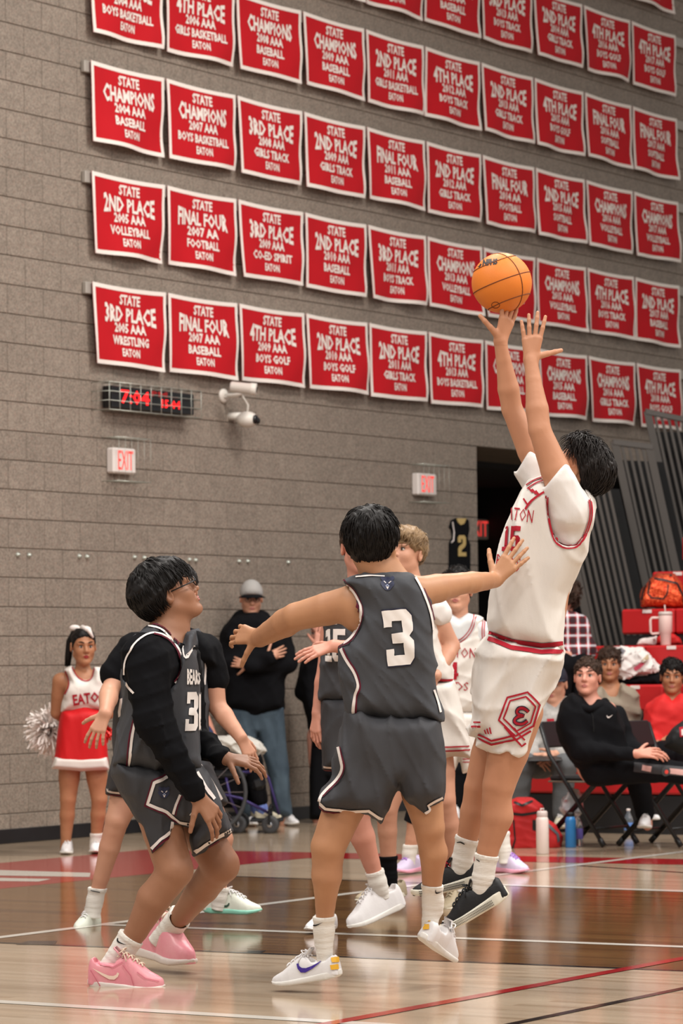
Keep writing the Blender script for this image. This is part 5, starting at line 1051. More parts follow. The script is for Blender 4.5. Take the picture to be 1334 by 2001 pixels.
# ---------------------------------------------------------------- man in a cap
f = Fig(24.9, (515, 1612), 'man in grey cap, glasses and black hoodie with arms crossed, by the wall', fine=False)
J = f.J
f.head(491, 1169, 0.0, (.10, -.12, -1), S=1.0, neck=J(490, 1215, .03), rn=.062)
f.b.cap(J(462, 1232), J(530, 1232), .075, .075, .05).cap(J(496, 1250), J(498, 1330), .14, .14, .05, flat=((0, 0, 1), .8)).cap(J(498, 1330), J(500, 1400), .13, .13, .05, flat=((0, 0, 1), .85))
f.arm(J(452, 1240), J(450, 1300, -.10), J(535, 1282, -.24), .06, .05, .032); f.hand(J(520, 1284, -.24), (.9, .3, .1), (0, 0, -1), S=.9)
f.arm(J(548, 1242), J(560, 1300, -.08), J(485, 1300, -.24), .06, .05, .032); f.hand(J(485, 1300, -.22), (-.9, .2, .2), (0, 0, -1), S=.9)
f.leg(J(478, 1410), J(484, 1500, -.03), J(490, 1600, 0), .085, .06, .055, .04); f.leg(J(528, 1410), J(542, 1500, -.03), J(551, 1600, 0), .085, .06, .055, .04)
f.body(SK_FAIR); f.face(brow=H_BROWN)
L = f.hd['L']; g = MB()
for q in (-1, 1): g.tube([tow(L(q * (.031 + .022 * math.cos(t)), .106, .002 + .015 * math.sin(t))) for t in np.linspace(0, 6.283, 13)], .002, 5, False)
g.tube([tow(L(-.008, .108, .004)), tow(L(.008, .108, .004))], .002, 5); g.build('glasses', MATS['black_glasses'], f.root, True)
f.hair(mat('cap_grey', 'a09d9a', .8, bump=CB), vol=(.012, .016, .020), a=.036, slope=.05, n=0, rough=0, label='grey cap crown')
f.root.children[-1].name = 'cap'
g = MB(); V = []
for i in range(9):
    a = -1.1 + 2.2 * i / 8
    for r_, dz in ((.098, .045), (.165 - .02 * abs(a), .030)): V.append(tow(L(math.sin(a) * r_ * .8, math.cos(a) * r_ , dz - .012 * a * a)))
for i in range(9):
    a = -1.1 + 2.2 * i / 8
    for r_, dz in ((.098, .040), (.165 - .02 * abs(a), .025)): V.append(tow(L(math.sin(a) * r_ * .8, math.cos(a) * r_, dz - .012 * a * a)))
Fq = []
for i in range(8): Fq += [(2 * i, 2 * i + 1, 2 * i + 3, 2 * i + 2), (18 + 2 * i, 20 + 2 * i, 21 + 2 * i, 19 + 2 * i), (2 * i + 1, 19 + 2 * i, 21 + 2 * i, 2 * i + 3)]
g.add(V, Fq); g.build('cap_brim', C_BLACK, f.root, True)
hd = f.cloth('hoodie', C_BLACK, [([(466, 1200), (512, 1198), (540, 1213), (557, 1235), (570, 1285), (560, 1312), (555, 1330), (555, 1386), (506, 1399), (440, 1384), (443, 1320), (438, 1290), (437, 1235), (450, 1211)], 0, .165, 26)],
    caps=[(J(452, 1242), J(449, 1298, -.10), .082, .070), (J(449, 1298, -.10), J(528, 1284, -.23), .066, .050), (J(548, 1242), J(561, 1298, -.08), .082, .070), (J(561, 1298, -.08), J(490, 1300, -.24), .066, .05), (J(470, 1205, .03), J(512, 1205, .03), .05, .05)], folds=(.006, 6, 91))
f.cloth('jeans', mat('denim', '33414d', .8, bump=CB, var=(6, '4a5a66', .7)), [([(445, 1380), (553, 1380), (557, 1440), (563, 1500), (566, 1560), (570, 1594), (536, 1596), (527, 1520), (503, 1435), (500, 1500), (508, 1596), (472, 1596), (462, 1500), (452, 1440)], 0, .11, 16)], folds=(.004, 8, 92))
f.shoe(J(545, 1610, .05), J(584, 1612, -.12), (0, 1, 0), S_WHT, S_SOLE, S_WHT, 'white sneaker'); f.shoe(J(488, 1610, .1), J(496, 1614, -.16), (0, 1, 0), S_WHT, S_SOLE, S_WHT, 'white sneaker')

# ---------------------------------------------------------------- person in black leaning at the wall
f = Fig(25.3, (636, 1604), 'person in black standing by the wall, mostly hidden behind the charcoal players', fine=False)
J = f.J
f.head(628, 1236, 0.0, (-.5, -.1, -1), S=1.0, neck=J(636, 1285, .02), rn=.055)
f.b.cap(J(612, 1300), J(664, 1300), .07, .07, .05).cap(J(636, 1310), J(640, 1430), .12, .13, .05, flat=((0, 0, 1), .85)); f.arm(J(606, 1305), J(596, 1350, -.03), J(618, 1262, -.16), .055, .045, .03); f.hand(J(618, 1262, -.16), (.3, 1, .2), (0, 0, -1), S=.9)
f.arm(J(668, 1305), J(676, 1380), J(670, 1430), .055, .045, .03)
f.leg(J(622, 1440), J(622, 1520), J(620, 1595), .09, .06, .055, .04); f.leg(J(652, 1440), J(656, 1520), J(658, 1595), .09, .06, .055, .04)
f.body(SK_PINK); f.face(brow=H_BROWN); f.hair(mat('hair_light_brown', '6b4a33', .55, bump=HB), n=150, ln=.03, a=.0, back=-.06)
f.cloth('sweatshirt', C_BLACK, [([(606, 1288), (640, 1276), (668, 1290), (684, 1330), (682, 1460), (612, 1460), (600, 1400), (588, 1360), (585, 1330), (592, 1300)], 0, .16, 22)], caps=[(J(606, 1305), J(596, 1350, -.03), .08, .07), (J(596, 1350, -.03), J(614, 1280, -.15), .06, .045)], folds=(.005, 7, 95))
f.cloth('trousers', C_BLACK, [([(610, 1450), (682, 1450), (680, 1520), (676, 1600), (642, 1600), (640, 1520), (636, 1600), (606, 1600), (606, 1520)], 0, .10, 14)])

# ---------------------------------------------------------------- wheelchair and its user
f = Fig(24.0, (455, 1600), 'wheelchair user in dark clothes with pale clogs, mostly hidden behind the players', fine=False)
J = f.J
f.head(368, 1352, .05, (1, 0, -.3), S=.92, neck=J(374, 1398, .03), rn=.045)
f.b.cap(J(384, 1415), J(405, 1480), .11, .12, .05); f.leg(J(410, 1490, -.08), J(492, 1488, -.12), J(512, 1580, -.10), .075, .055, .05, .035); f.leg(J(410, 1490, .08), J(486, 1488, .10), J(500, 1580, .10), .075, .055, .05, .035)
f.arm(J(385, 1425, -.12), J(400, 1480, -.18), J(450, 1462, -.16), .045, .038, .025); f.hand(J(450, 1462, -.16), (1, -.1, 0), (0, 1, 0), S=.8)
f.body(SK_PINK); f.hair(H_BROWN, n=150, ln=.03); f.face()
f.cloth('jacket', mat('dark_print', '1b1d28', .8, bump=CB, var=(9, '2b3560', .8)), [([(365, 1402), (395, 1400), (415, 1430), (425, 1500), (385, 1505), (365, 1460)], 0, .15, 18)], caps=[(J(385, 1425, -.12), J(400, 1480, -.18), .06, .055), (J(400, 1480, -.18), J(442, 1464, -.16), .055, .04)])
f.cloth('trousers', C_BLACK, [], caps=[(J(405, 1490, -.08), J(492, 1488, -.12), .09, .072), (J(492, 1488, -.12), J(508, 1562, -.10), .072, .052), (J(405, 1490, .08), J(486, 1488, .10), .09, .072), (J(486, 1488, .10), J(497, 1562, .10), .072, .052)], folds=(.004, 8, 96), cover=False)
S_BLUE = mat('sock_blue', '6f83c4', .8)
for (a, b_, c) in ((J(508, 1562, -.10), J(511, 1578, -.10), J(512, 1586, -.10)), (J(498, 1562, .10), J(500, 1578, .10), J(501, 1586, .10))): f.sock(a, b_, .042, .04, S_BLUE, end=c, label='blue sock')
S_CLOG = mat('clog_cream', 'cfc6ae', .5)
for (h_, t_) in ((J(498, 1599, -.10), J(551, 1600, -.14)), (J(490, 1596, .10), J(538, 1596, .06))):
    uo, so, L = f.shoe(h_, t_, (0, 1, 0), S_CLOG, S_CLOG, S_CLOG, 'cream clog with round holes', lace=False, wide=1.15, high=.9)
    g = MB()
    for i in range(3): g.ell(L(.19 + .03 * i, -.03, .052 - .004 * i), .006, None, 8)
    g.build('clog_holes', S_BLK, uo)
wc = empty('wheelchair', P(455, 1618, 24.0) * [1, 1, 0], 'black wheelchair with purple frame tubes and small casters by the wall', 'wheelchair')
M_FR = mat('purple_frame', '3f3568', .35, metal=.5); M_BK = mat('black_plastic', '161618', .45); M_RUB = mat('caster_grey', '3b3b3d', .6); M_CHR = mat('chrome', 'b8b8bc', .2, metal=1)
def PZ(x, y, dz): return P(x, y, 24.0 + dz)
for (x, y, dz, r) in ((464, 1606, -.15, .066), (528, 1606, -.20, .064), (470, 1600, .28, .066), (530, 1600, .22, .064)):
    ax = np.stack([unit(np.cross(up0, unit(RT * .3 + FW))), up0, unit(RT * .3 + FW)]); c = PZ(x, y, dz); c[2] = r
    g = MB(); g.lathe(c, [(r * .6, -.016), (r * .92, -.018), (r, -.010), (r, .010), (r * .92, .018), (r * .6, .016)], ax, 24); wo = g.build('caster', M_RUB, wc, True)
    g = MB(); g.lathe(c, [(.012, -.024), (r * .30, -.02), (r * .30, .02), (.012, .024)], ax, 12)
    for k in range(5):
        a = k * 6.283 / 5; g.tube([c, c + r * .62 * (math.cos(a) * ax[0] + math.sin(a) * ax[1])], .007, 5)
    g.build('hub', M_CHR, wo); g = MB(); g.tube([c + ax[2] * .026, c + ax[2] * .026 + up0 * (r + .05), c + up0 * (r + .06)], .010, 6); g.tube([c - ax[2] * .026, c - ax[2] * .026 + up0 * (r + .05), c + up0 * (r + .06)], .010, 6); g.build('fork', M_BK, wc)
for dz in (-.24, .28):
    c = PZ(398, 1560, dz); r = .30; c[2] = r; ax = np.stack([unit(np.cross(up0, FW)), up0, FW]); g = MB()
    g.tube([c + r * (math.cos(a) * ax[0] + math.sin(a) * ax[1]) for a in np.linspace(0, 6.283, 33)], .016, 6, False); wo = g.build('rear_wheel', M_RUB, wc, True)
    g = MB(); [g.tube([c, c + r * (math.cos(a) * ax[0] + math.sin(a) * ax[1])], .0025, 4) for a in np.linspace(0, 6.283, 17)[:-1]]; so_ = g.build('wheel_spokes', M_CHR, wo); so_['kind'] = 'stuff'
g = MB()
for dz in (-.18, .2):
    g.tube([PZ(352, 1400, dz), PZ(380, 1450, dz), PZ(395, 1510, dz), PZ(440, 1512, dz), PZ(490, 1508, dz)], .013, 8); g.tube([PZ(352, 1400, dz), PZ(335, 1392, dz)], .016, 8)
    g.tube([PZ(505, 1500, dz), PZ(524, 1520, dz), PZ(536, 1560, dz), PZ(545, 1592, dz)], .011, 8); g.tube([PZ(400, 1545, dz), PZ(470, 1560, dz), PZ(528, 1590, dz)], .012, 8); g.tube([PZ(440, 1512, dz), PZ(450, 1560, dz), PZ(464, 1590, dz)], .012, 8)
for y, x in ((1512, 440), (1560, 470), (1590, 464)): g.tube([PZ(x, y, -.18), PZ(x, y, .2)], .011, 8)
g.build('frame', M_FR, wc, True)
ax0 = np.stack([rgt0, fwd0, up0])
g = MB(); g.box(PZ(430, 1512, 0), (.40, .40, .06), ax0, .02); g.build('seat', M_BK, wc); g = MB(); g.box(PZ(368, 1440, 0), (.07, .40, .46), np.stack([unit(rgt0 * 1 + up0 * .25), fwd0, unit(up0 - rgt0 * .25)]), .02); g.build('backrest', M_BK, wc)
g = MB(); g.box(PZ(522, 1601, 0), (.24, .36, .02), ax0, .006); g.build('footplate', M_BK, wc); g = MB(); g.box(PZ(505, 1530, -.02), (.10, .34, .10), np.stack([unit(rgt0 + up0 * .3), fwd0, unit(up0 - rgt0 * .3)]), .03); g.build('calf_support', M_BK, wc)
g = MB(); g.box(PZ(440, 1545, -.02), (.26, .32, .24), ax0, .04); g.build('battery_bag', C_BLACK, wc)
for q in (-.22, .24): g = MB(); g.box(PZ(430, 1478, q), (.26, .06, .035), ax0, .012); g.build('armrest', M_BK, wc)
bl = Fig.__new__(Fig); bl.Z = 24.0; bl.s = FPX / 24.0; bl.fine = False; bl.root = empty('lap_blanket', PZ(470, 1470, 0), 'crumpled white blanket over the wheelchair user\'s lap', 'blanket'); bl.b = Sdf()
bl.cloth('cloth', mat('blanket_white', 'c6c2ba', .9, bump=CB), [([(404, 1447), (440, 1441), (480, 1442), (506, 1452), (518, 1466), (505, 1474), (490, 1470), (470, 1478), (440, 1470), (415, 1462)], -.02, .22, 14)], folds=(.014, 9, 97), cover=False, h=.009)

# ---------------------------------------------------------------- seated people by the bleachers
def seated(Z, foot, label, hd_, face, sk, hair_, body_poly, clothm, trm, kn, an, hip, neck, garment='hoodie', arms=(), hd2=.16, up=(0, 1, 0), rr=22, hairkw={}, shoes=(S_WHT, S_SOLE), seed=1, brow=None, tr_label=None, trunk=None, bare=False):
    f = Fig(Z, foot, label, fine=False); J = f.J
    f.head(hd_[0], hd_[1], hd_[2] if len(hd_) > 2 else 0, face, up=up, S=1.0, neck=J(*neck), rn=.056)
    x, y = neck[0], neck[1]; s = f.s
    f.b.cap(J(x - .12 * s, y + 20, .02), J(x + .12 * s, y + 20, .02), .058, .058, .04)
    t = trunk or (hip[0][0] + hip[1][0]) / 2; f.b.cap(J(x, y + 30), J(t, hip[0][1] - 10), .12, .13, .05, flat=((0, 0, 1), .8))
    for a in arms:
        f.arm(J(*a[0]), J(*a[1]), J(*a[2]), .052, .043, .028); f.hand(J(*a[2]), a[3], a[4], thumb=a[5], S=.92, curl=(.3, .4, .3))
    for i in range(2): f.leg(J(*hip[i]), J(*kn[i]), J(*an[i]), .085, .062, .055, .038)
    f.body(sk)
    if hair_: f.hair(hair_, **{**dict(vol=(.010, .012, .014), a=-.002, slope=.78, n=520, ln=.026, comb=(0, .5, .0), back=-.045, wild=.7, rough=.008, tr=.004, lift=.35), **hairkw})
    f.face(brow=brow or hair_)
    f.top = f.cloth(garment, clothm, [(body_poly, 0, hd2, rr)], caps=[c for a in arms for c in ([(J(*a[0]), J(*a[1]), .067, .056), (J(*a[1]), J(*[p + (q - p) * .86 for p, q in zip(a[1], a[2])]), .060, .042)] if not bare else [(J(*a[0]), J(*[p + (q - p) * .6 for p, q in zip(a[0], a[1])]), .078, .072)])], folds=(.0065, 6, seed))
    caps = [];
    for i in range(2): caps += [(J(*hip[i]), J(*kn[i]), .10, .078), (J(*kn[i]), J(*[p + (q - p) * .9 for p, q in zip(kn[i], an[i])]), .078, .058)]
    f.trs = f.cloth('trousers', trm, [], caps=caps, folds=(.004, 8, seed + 1), cover=False, label=tr_label)
    for i in range(2):
        x, y, z = an[i]; f.shoe(J(x, y + 16, z + .10), J(x - 4, y + 20, z - .18), (0, 1, 0), shoes[0], shoes[1], S_WHT)
    return f
G_TR = mat('trousers_grey', '5a5c5e', .8, bump=CB)
# black hoodie, in the first folding chair, leg out on the second
f = seated(21.1, (1145, 1660), 'teenager in black hoodie with knee brace, sitting on a black folding chair', (1147, 1323, 0), (-.26, .14, -1), SK_PINK, H_BROWN,
    [(1118, 1352), (1138, 1362), (1152, 1380), (1165, 1368), (1186, 1373), (1207, 1386), (1217, 1418), (1222, 1450), (1226, 1505), (1139, 1512), (1116, 1486), (1094, 1448), (1088, 1411), (1097, 1377)], C_BLACK, C_BLACK,
    ((1275, 1503, -.10), (1240, 1495, .30)), ((1400, 1520, -.10), (1262, 1600, .35)), ((1165, 1505, -.08), (1165, 1500, .12)), (1150, 1368, .0),
    arms=[((1114, 1402, -.12), (1134, 1468, -.17), (1244, 1473, -.28), (1, .10, -.05), (0, .7, -1), 1), ((1205, 1400, .12), (1225, 1455, .05), (1256, 1472, -.14), (1, .0, -.15), (0, 1, -.5), 1)], hd2=.17, rr=26, seed=101, trunk=1165)
J = f.J
swoosh(f, f.top, 1191, 1400, 12, 7, C_TRIM)
f.ribbon(f.top, [(1150, 1380), (1158, 1400), (1160, 1430)], 2, 'hood_seam', mat('seam_black', '08080a', .9)); g = MB(); g.tube([tow(J(1118, 1362, .06)), tow(J(1110, 1374, -.02)), tow(J(1128, 1382, -.12)), tow(J(1152, 1386, -.16)), tow(J(1172, 1380, -.12)), tow(J(1182, 1372, -.02))], [.03, .036, .034, .022, .03, .03], 10); g.build('hood', C_BLACK, f.root, True)
for (a, b_, m) in (((1254, 1500), (1272, 1503), mat('brace_pink', 'c59a94', .5)), ((1304, 1506), (1345, 1511), MATS['brace_pink'])): f.ribbon(f.trs, [a, b_], 10, 'brace_strap', m, lift=.006)
f.ribbon(f.trs, [(1238, 1499), (1345, 1509)], 18, 'knee_brace', mat('brace_grey', '26262a', .5), lift=.004); f.patch(f.trs, [(1300 + 9 * math.cos(t), 1507 + 9 * math.sin(t)) for t in np.linspace(0, 6.283, 15)[:-1]], 'brace_dial', M_RUB, lift=.009); f.patch(f.trs, [(1301 + 4 * math.cos(t), 1508 + 4 * math.sin(t)) for t in np.linspace(0, 6.283, 11)[:-1]], 'brace_button', mat('button_red', 'd8443c', .4), lift=.012)
# tan t-shirt
f = seated(24.3, (1200, 1640), 'teenager in tan t-shirt sitting in the bleachers behind the black hoodie', (1191, 1299, 0), (-.12, .04, -1), SK_BROWN, H_BROWN,
    [(1150, 1352), (1176, 1340), (1190, 1362), (1205, 1362), (1214, 1336), (1236, 1346), (1250, 1358), (1256, 1400), (1240, 1405), (1238, 1430), (1242, 1452), (1160, 1452), (1146, 1400)], mat('tee_taupe', '8d8272', .8, bump=CB), C_BLACK,
    ((1180, 1475, -.40), (1215, 1475, -.40)), ((1178, 1600, -.40), (1218, 1600, -.40)), ((1183, 1460, 0), (1212, 1460, 0)), (1192, 1338, .02), garment='t_shirt', bare=True,
    arms=[((1244, 1368, 0), (1246, 1420, -.03), (1225, 1450, -.25), (-.6, -.5, -.3), (0, .5, -1), 1), ((1150, 1368, 0), (1146, 1420, -.03), (1165, 1450, -.25), (.6, -.5, -.3), (0, .5, -1), -1)], seed=111, rr=20, hairkw=dict(vol=(.014, .014, .018), a=-.004, slope=.66, comb=(0, .6, -.3), n=400, ln=.032))
# red hoodie
f = seated(23.7, (1315, 1630), 'teenager in red hoodie sitting in the bleachers at the right edge', (1313, 1322, 0), (-.12, -.02, -1), SK_BROWN, H_BLACK,
    [(1298, 1354), (1281, 1366), (1267, 1383), (1262, 1414), (1260, 1452), (1290, 1460), (1376, 1460), (1372, 1400), (1350, 1366), (1330, 1356), (1313, 1372)], mat('hoodie_red', 'c81f1f', .75, bump=CB), C_BLACK,
    ((1290, 1475, -.40), (1340, 1475, -.40)), ((1288, 1585, -.42), (1338, 1585, -.42)), ((1300, 1465, 0), (1335, 1465, 0)), (1314, 1362, .02),
    arms=[((1276, 1390, 0), (1268, 1440, -.06), (1284, 1452, -.24), (.8, -.1, -.2), (0, .6, -1), 1), ((1360, 1390, 0), (1368, 1440, -.06), (1330, 1452, -.24), (-.8, -.1, -.2), (0, .6, -1), -1)], seed=121, hairkw=dict(n=400, ln=.03, a=-.002, slope=.68, vol=(.012, .014, .016)))
# grey hoodie with a cap and a clipboard
f = seated(22.9, (1055, 1615), 'person in grey hoodie and navy cap sitting on the lowest bleacher row with a clipboard', (1083, 1337, 0), (-.35, -.12, -1), SK_FAIR, None,
    [(1062, 1372), (1085, 1384), (1106, 1362), (1126, 1372), (1140, 1400), (1136, 1498), (1040, 1500), (1026, 1445), (1034, 1400), (1046, 1380)], mat('hoodie_grey', 'a5a19d', .85, bump=CB, var=(60, '8f8b87', .6)), G_TR,
    ((1020, 1495, -.38), (1102, 1497, -.36)), ((1008, 1618, -.36), (1096, 1600, -.36)), ((1060, 1492, 0), (1100, 1492, 0)), (1088, 1372, .02),
    arms=[((1048, 1400, 0), (1032, 1450, -.1), (1042, 1476, -.30), (.5, -.3, -.3), (0, .6, -1), 1), ((1130, 1400, 0), (1130, 1450, -.08), (1086, 1474, -.32), (-.8, -.2, -.3), (0, .6, -1), -1)], seed=131, brow=H_BROWN, tr_label='grey sweatpants', shoes=(mat('sneaker_cream', 'cbc3ae', .6), S_CSOLE))
f.patch(f.top, [(1068, 1405), (1082, 1404), (1083, 1428), (1069, 1430)], 'chest_print', C_RED); f.patch(f.top, [(1072, 1410), (1079, 1409), (1079, 1424), (1072, 1425)], 'chest_print', MATS['hoodie_grey'], lift=.005)
f.hair(mat('cap_navy', '1e1f2c', .8, bump=CB), vol=(.010, .014, .018), a=.034, slope=.05, n=0, rough=0); f.root.children[-1].name = 'cap'
L = f.hd['L']; g = MB(); g.add([tow(L(math.sin(a) * r_ * .8, math.cos(a) * r_, z)) for z in (.040, .034) for a in np.linspace(-1.1, 1.1, 9) for r_ in (.095, .160 - .02 * abs(a))], [(2 * i, 2 * i + 1, 2 * i + 3, 2 * i + 2) for i in range(8)] + [(18 + 2 * i, 20 + 2 * i, 21 + 2 * i, 19 + 2 * i) for i in range(8)] + [(2 * i + 1, 19 + 2 * i, 21 + 2 * i, 2 * i + 3) for i in range(8)]); g.build('cap_brim', MATS['cap_navy'], f.root, True)
g = MB(); g.box(f.J(1062, 1480, -.40) * 0 + P(1062, 1480, 22.50), (.24, .30, .008), np.stack([unit(rgt0 + fwd0 * .1), unit(fwd0 + up0 * .12), up0]), .002); cb = g.build('clipboard', M_BK, None, label='dark clipboard on the lap of the person in the grey hoodie', cat='clipboard')
g = MB(); g.box(P(1062, 1478, 22.62), (.08, .02, .012), np.stack([rgt0, fwd0, up0]), .003); g.build('clip', M_CHR, cb)
# plaid shirt
def plaid():
    m = bpy.data.materials.new('plaid_flannel'); m.use_nodes = True; nt = m.node_tree; b = nt.nodes['Principled BSDF']; L = nt.links; b.inputs['Roughness'].default_value = .85
    tc = nt.nodes.new('ShaderNodeNewGeometry'); last = None
    mp = nt.nodes.new('ShaderNodeMapping'); mp.inputs['Rotation'].default_value = (0, 0, -.57); L.new(tc.outputs['Position'], mp.inputs[0]); sp = nt.nodes.new('ShaderNodeSeparateXYZ'); L.new(mp.outputs[0], sp.inputs[0])
    def band(ch, per, w_, ph):
        a = nt.nodes.new('ShaderNodeMath'); a.operation = 'MULTIPLY_ADD'; L.new(sp.outputs[ch], a.inputs[0]); a.inputs[1].default_value = 1 / per; a.inputs[2].default_value = ph
        c = nt.nodes.new('ShaderNodeMath'); c.operation = 'FRACT'; L.new(a.outputs[0], c.inputs[0]); d = nt.nodes.new('ShaderNodeMath'); d.operation = 'LESS_THAN'; L.new(c.outputs[0], d.inputs[0]); d.inputs[1].default_value = w_; return d.outputs[0]
    col = lin('b01e26')
    def mixc(fac, prev, c, amt):
        mx = nt.nodes.new('ShaderNodeMix'); mx.data_type = 'RGBA'; k = nt.nodes.new('ShaderNodeMath'); k.operation = 'MULTIPLY'; k.inputs[1].default_value = amt; L.new(fac, k.inputs[0]); L.new(k.outputs[0], mx.inputs[0])
        if isinstance(prev, tuple): mx.inputs[6].default_value = prev
        else: L.new(prev, mx.inputs[6])
        mx.inputs[7].default_value = c; return mx.outputs[2]
    o = mixc(band(1, .075, .5, 0), col, lin('15151c'), .8); o = mixc(band(2, .075, .5, .1), o, lin('15151c'), .75); o = mixc(band(1, .075, .2, .35), o, lin('d8d8de'), .75); o = mixc(band(2, .075, .2, .45), o, lin('d8d8de'), .7)
    L.new(o, b.inputs['Base Color']); return m
M_PLAID = plaid()
f = seated(24.6, (1110, 1500, 0, 1), 'person in red, black and white plaid flannel shirt sitting on the bleachers', (1098, 1168, 0), (-1, -.1, -.2), SK_PINK, H_BROWN,
    [(1075, 1200), (1098, 1192), (1124, 1197), (1138, 1203), (1146, 1220), (1152, 1242), (1160, 1264), (1158, 1280), (1100, 1285), (1072, 1280), (1070, 1230)], M_PLAID, C_BLACK,
    ((1100, 1300, -.35), (1135, 1300, -.25)), ((1090, 1412, -.35), (1130, 1412, -.25)), ((1100, 1290, 0), (1130, 1290, .1)), (1102, 1205, .02), garment='flannel_shirt',
    arms=[((1132, 1220, -.05), (1146, 1270, -.08), (1112, 1280, -.26), (-.9, .1, -.2), (0, .6, -1), 1), ((1080, 1220, .05), (1078, 1270, .0), (1100, 1284, -.25), (.9, -.1, -.2), (0, .6, -1), -1)], seed=141, hairkw=dict(ear=False, vol=(.025, .03, .02), a=-.04, back=-.12, n=350, ln=.07))
# black trousers between the white players
f = seated(23.2, (895, 1620), 'person in black trousers and white sneakers sitting behind the white number 4 player', (893, 1338, 0), (-.2, 0, -1), SK_FAIR, H_BROWN,
    [(870, 1372), (893, 1382), (916, 1372), (928, 1390), (930, 1490), (858, 1490), (858, 1390)], C_BLACK, C_BLACK,
    ((884, 1492, -.40), (910, 1492, -.38)), ((890, 1582, -.40), (916, 1590, -.36)), ((882, 1490, 0), (905, 1490, 0)), (893, 1375, .02), seed=151, arms=[((868, 1395, 0), (862, 1450, -.04), (880, 1478, -.28), (.6, -.5, -.3), (0, .6, -1), 1), ((920, 1395, 0), (928, 1450, -.04), (905, 1478, -.28), (-.6, -.5, -.3), (0, .6, -1), -1)])
# ================================================================== BLEACHERS AND THINGS
M_SEAT = mat('bleacher_red_plastic', 'b41a1e', .42, spec=.5, bump=[(30, .1, .003, ISO)]); M_BLK2 = mat('bleacher_black_steel', '1a1a1c', .5, spec=.4); M_RAIL = mat('guard_rail_black', '4d4844', .45, spec=.45)
Xb = F(1150, 1628)[0]; RUN = .44
def onX(x, y, X): r = ray(x, y); return CAM + r * ((X - CAM[0]) / r[0])
rows = [(1060, 1497, 900), (1245, 1426, 985), (1250, 1338, 1080), (1200, 1262, 1152), (1260, 1190, 1212), (1300, 1117, 1272), (1300, 1050, 1330)]
ORDR = ['lowest', 'second', 'third', 'fourth', 'fifth', 'sixth', 'seventh']
seat_bm = MB(); seat_bm.box((.13, 0, -.095), (.26, .449, .19), bev=.014); seat_me = rawmesh('seat_module', seat_bm.V, seat_bm.F, M_SEAT, False)
tag_bm = MB(); tag_bm.box((-.003, 0, -.018), (.006, .075, .026)); tag_me = rawmesh('seat_tag', tag_bm.V, tag_bm.F, C_TRIM, False); dot_bm = MB(); dot_bm.box((-.007, 0, -.018), (.003, .022, .014)); dot_me = rawmesh('tag_print', dot_bm.V, dot_bm.F, C_NAVY, False)
RZ = []
for i, (x, y, xe) in enumerate(rows):
    Xk = Xb + RUN * i; z = onX(x, y, Xk)[2]; ye = onX(xe, y, Xk)[1]; RZ.append((Xk, z, ye)); y1 = ye - 6.0
    root = empty('bleacher_row', (Xk, ye, 0), 'red bleacher seat row with black steel below, %s of the stand' % ORDR[i], 'bleacher', 'bleacher rows at the right')
    n = int(6.0 / .4572)
    for k in range(n):
        o = bpy.data.objects.new('seat_module', seat_me); COL.objects.link(o); o.parent = root; o.location = (0, -.2286 - k * .4572, z)
        if k % 2 == 0 or k < 4:
            t = bpy.data.objects.new('seat_tag', tag_me); COL.objects.link(t); t.parent = o; t.location = (0, 0, 0)
    g = MB(); zl = RZ[i - 1][1] - .19 if i else 0
    g.box((Xk + .225, (ye + y1) / 2, (z - .20) / 2), (.41, ye - y1 - .04, z - .20)); g.build('understructure', M_BLK2 if i else M_BLK2, root)
    if i == 0:
        g = MB(); g.box((Xk + .035, (ye + y1) / 2, z - .30), (.02, ye - y1 - .02, .20), bev=.004); g.build('kick_board', M_SEAT, root)
# slanted guard bars behind the rows
def guard(label, Z, tops, x0, x1, ystart, slope, ybot, step, posts, lean=.22, back=None):
    root = empty('guard_rail', P(x0, ybot, Z) * [1, 1, 0] + [0, 0, 0.0], label, 'railing', 'slanted guard rails of the bleachers')
    yt = lambda x: ystart + slope * (x - x0)
    x = x0
    while x <= x1:
        ps = posts and (abs(x - x0) < 1 or (x + step > x1 and posts > 1)); w_ = .032 if ps else .023
        a = P(x, yt(x), Z); b_ = P(x + lean * (ybot - yt(x)), ybot, Z); d = unit(b_ - a); s_ = unit(np.cross(d, FW)); g = MB(); g.box((a + b_) / 2, (w_ * (2.0 if ps else 1), w_, np.linalg.norm(b_ - a)), np.stack([s_, unit(np.cross(d, s_)), d])); g.build('post' if ps else 'bar', M_RAIL, root); x += step
    a, b_ = P(x0 - 4, yt(x0) + 1, Z), P(x1 + 4, yt(x1) + 1, Z); d = unit(b_ - a); g = MB(); g.box((a + b_) / 2, (np.linalg.norm(b_ - a), .04, .05), np.stack([d, unit(np.cross(d, np.array([0, 0, 1.]))), np.array([0, 0, 1.])]), .006); g.build('top_rail', M_RAIL, root)
    if back: 
        t, z2 = back; V = [P(x0 + lean * (t - ystart) + 6, t, z2), P(x1 + lean * (t - ystart) + 16, t + 4, z2), P(x1 + lean * (ybot - ystart) + 16, ybot, z2), P(x0 + lean * (ybot - ystart) + 6, ybot, z2)]; g = MB(); g.prism(V, FW * .04); g.build('dark_panel', mat('guard_backing', '0c0c0d', .8), root)
    return root
guard('black slanted bar railing, shortest, behind the shooter\'s back', 27.0, 0, 1086, 1190, 934, .10, 1262, 12.5, 1, back=(952, 27.4))
guard('black slanted bar railing of middle height with flat top rail', 27.7, 0, 1200, 1272, 863, .14, 1262, 13.5, 2, back=(899, 28.1))
guard('tallest black slanted bar railing at the right edge', 28.4, 0, 1264, 1420, 803, .22, 1262, 13.5, 1, back=(843, 28.8))
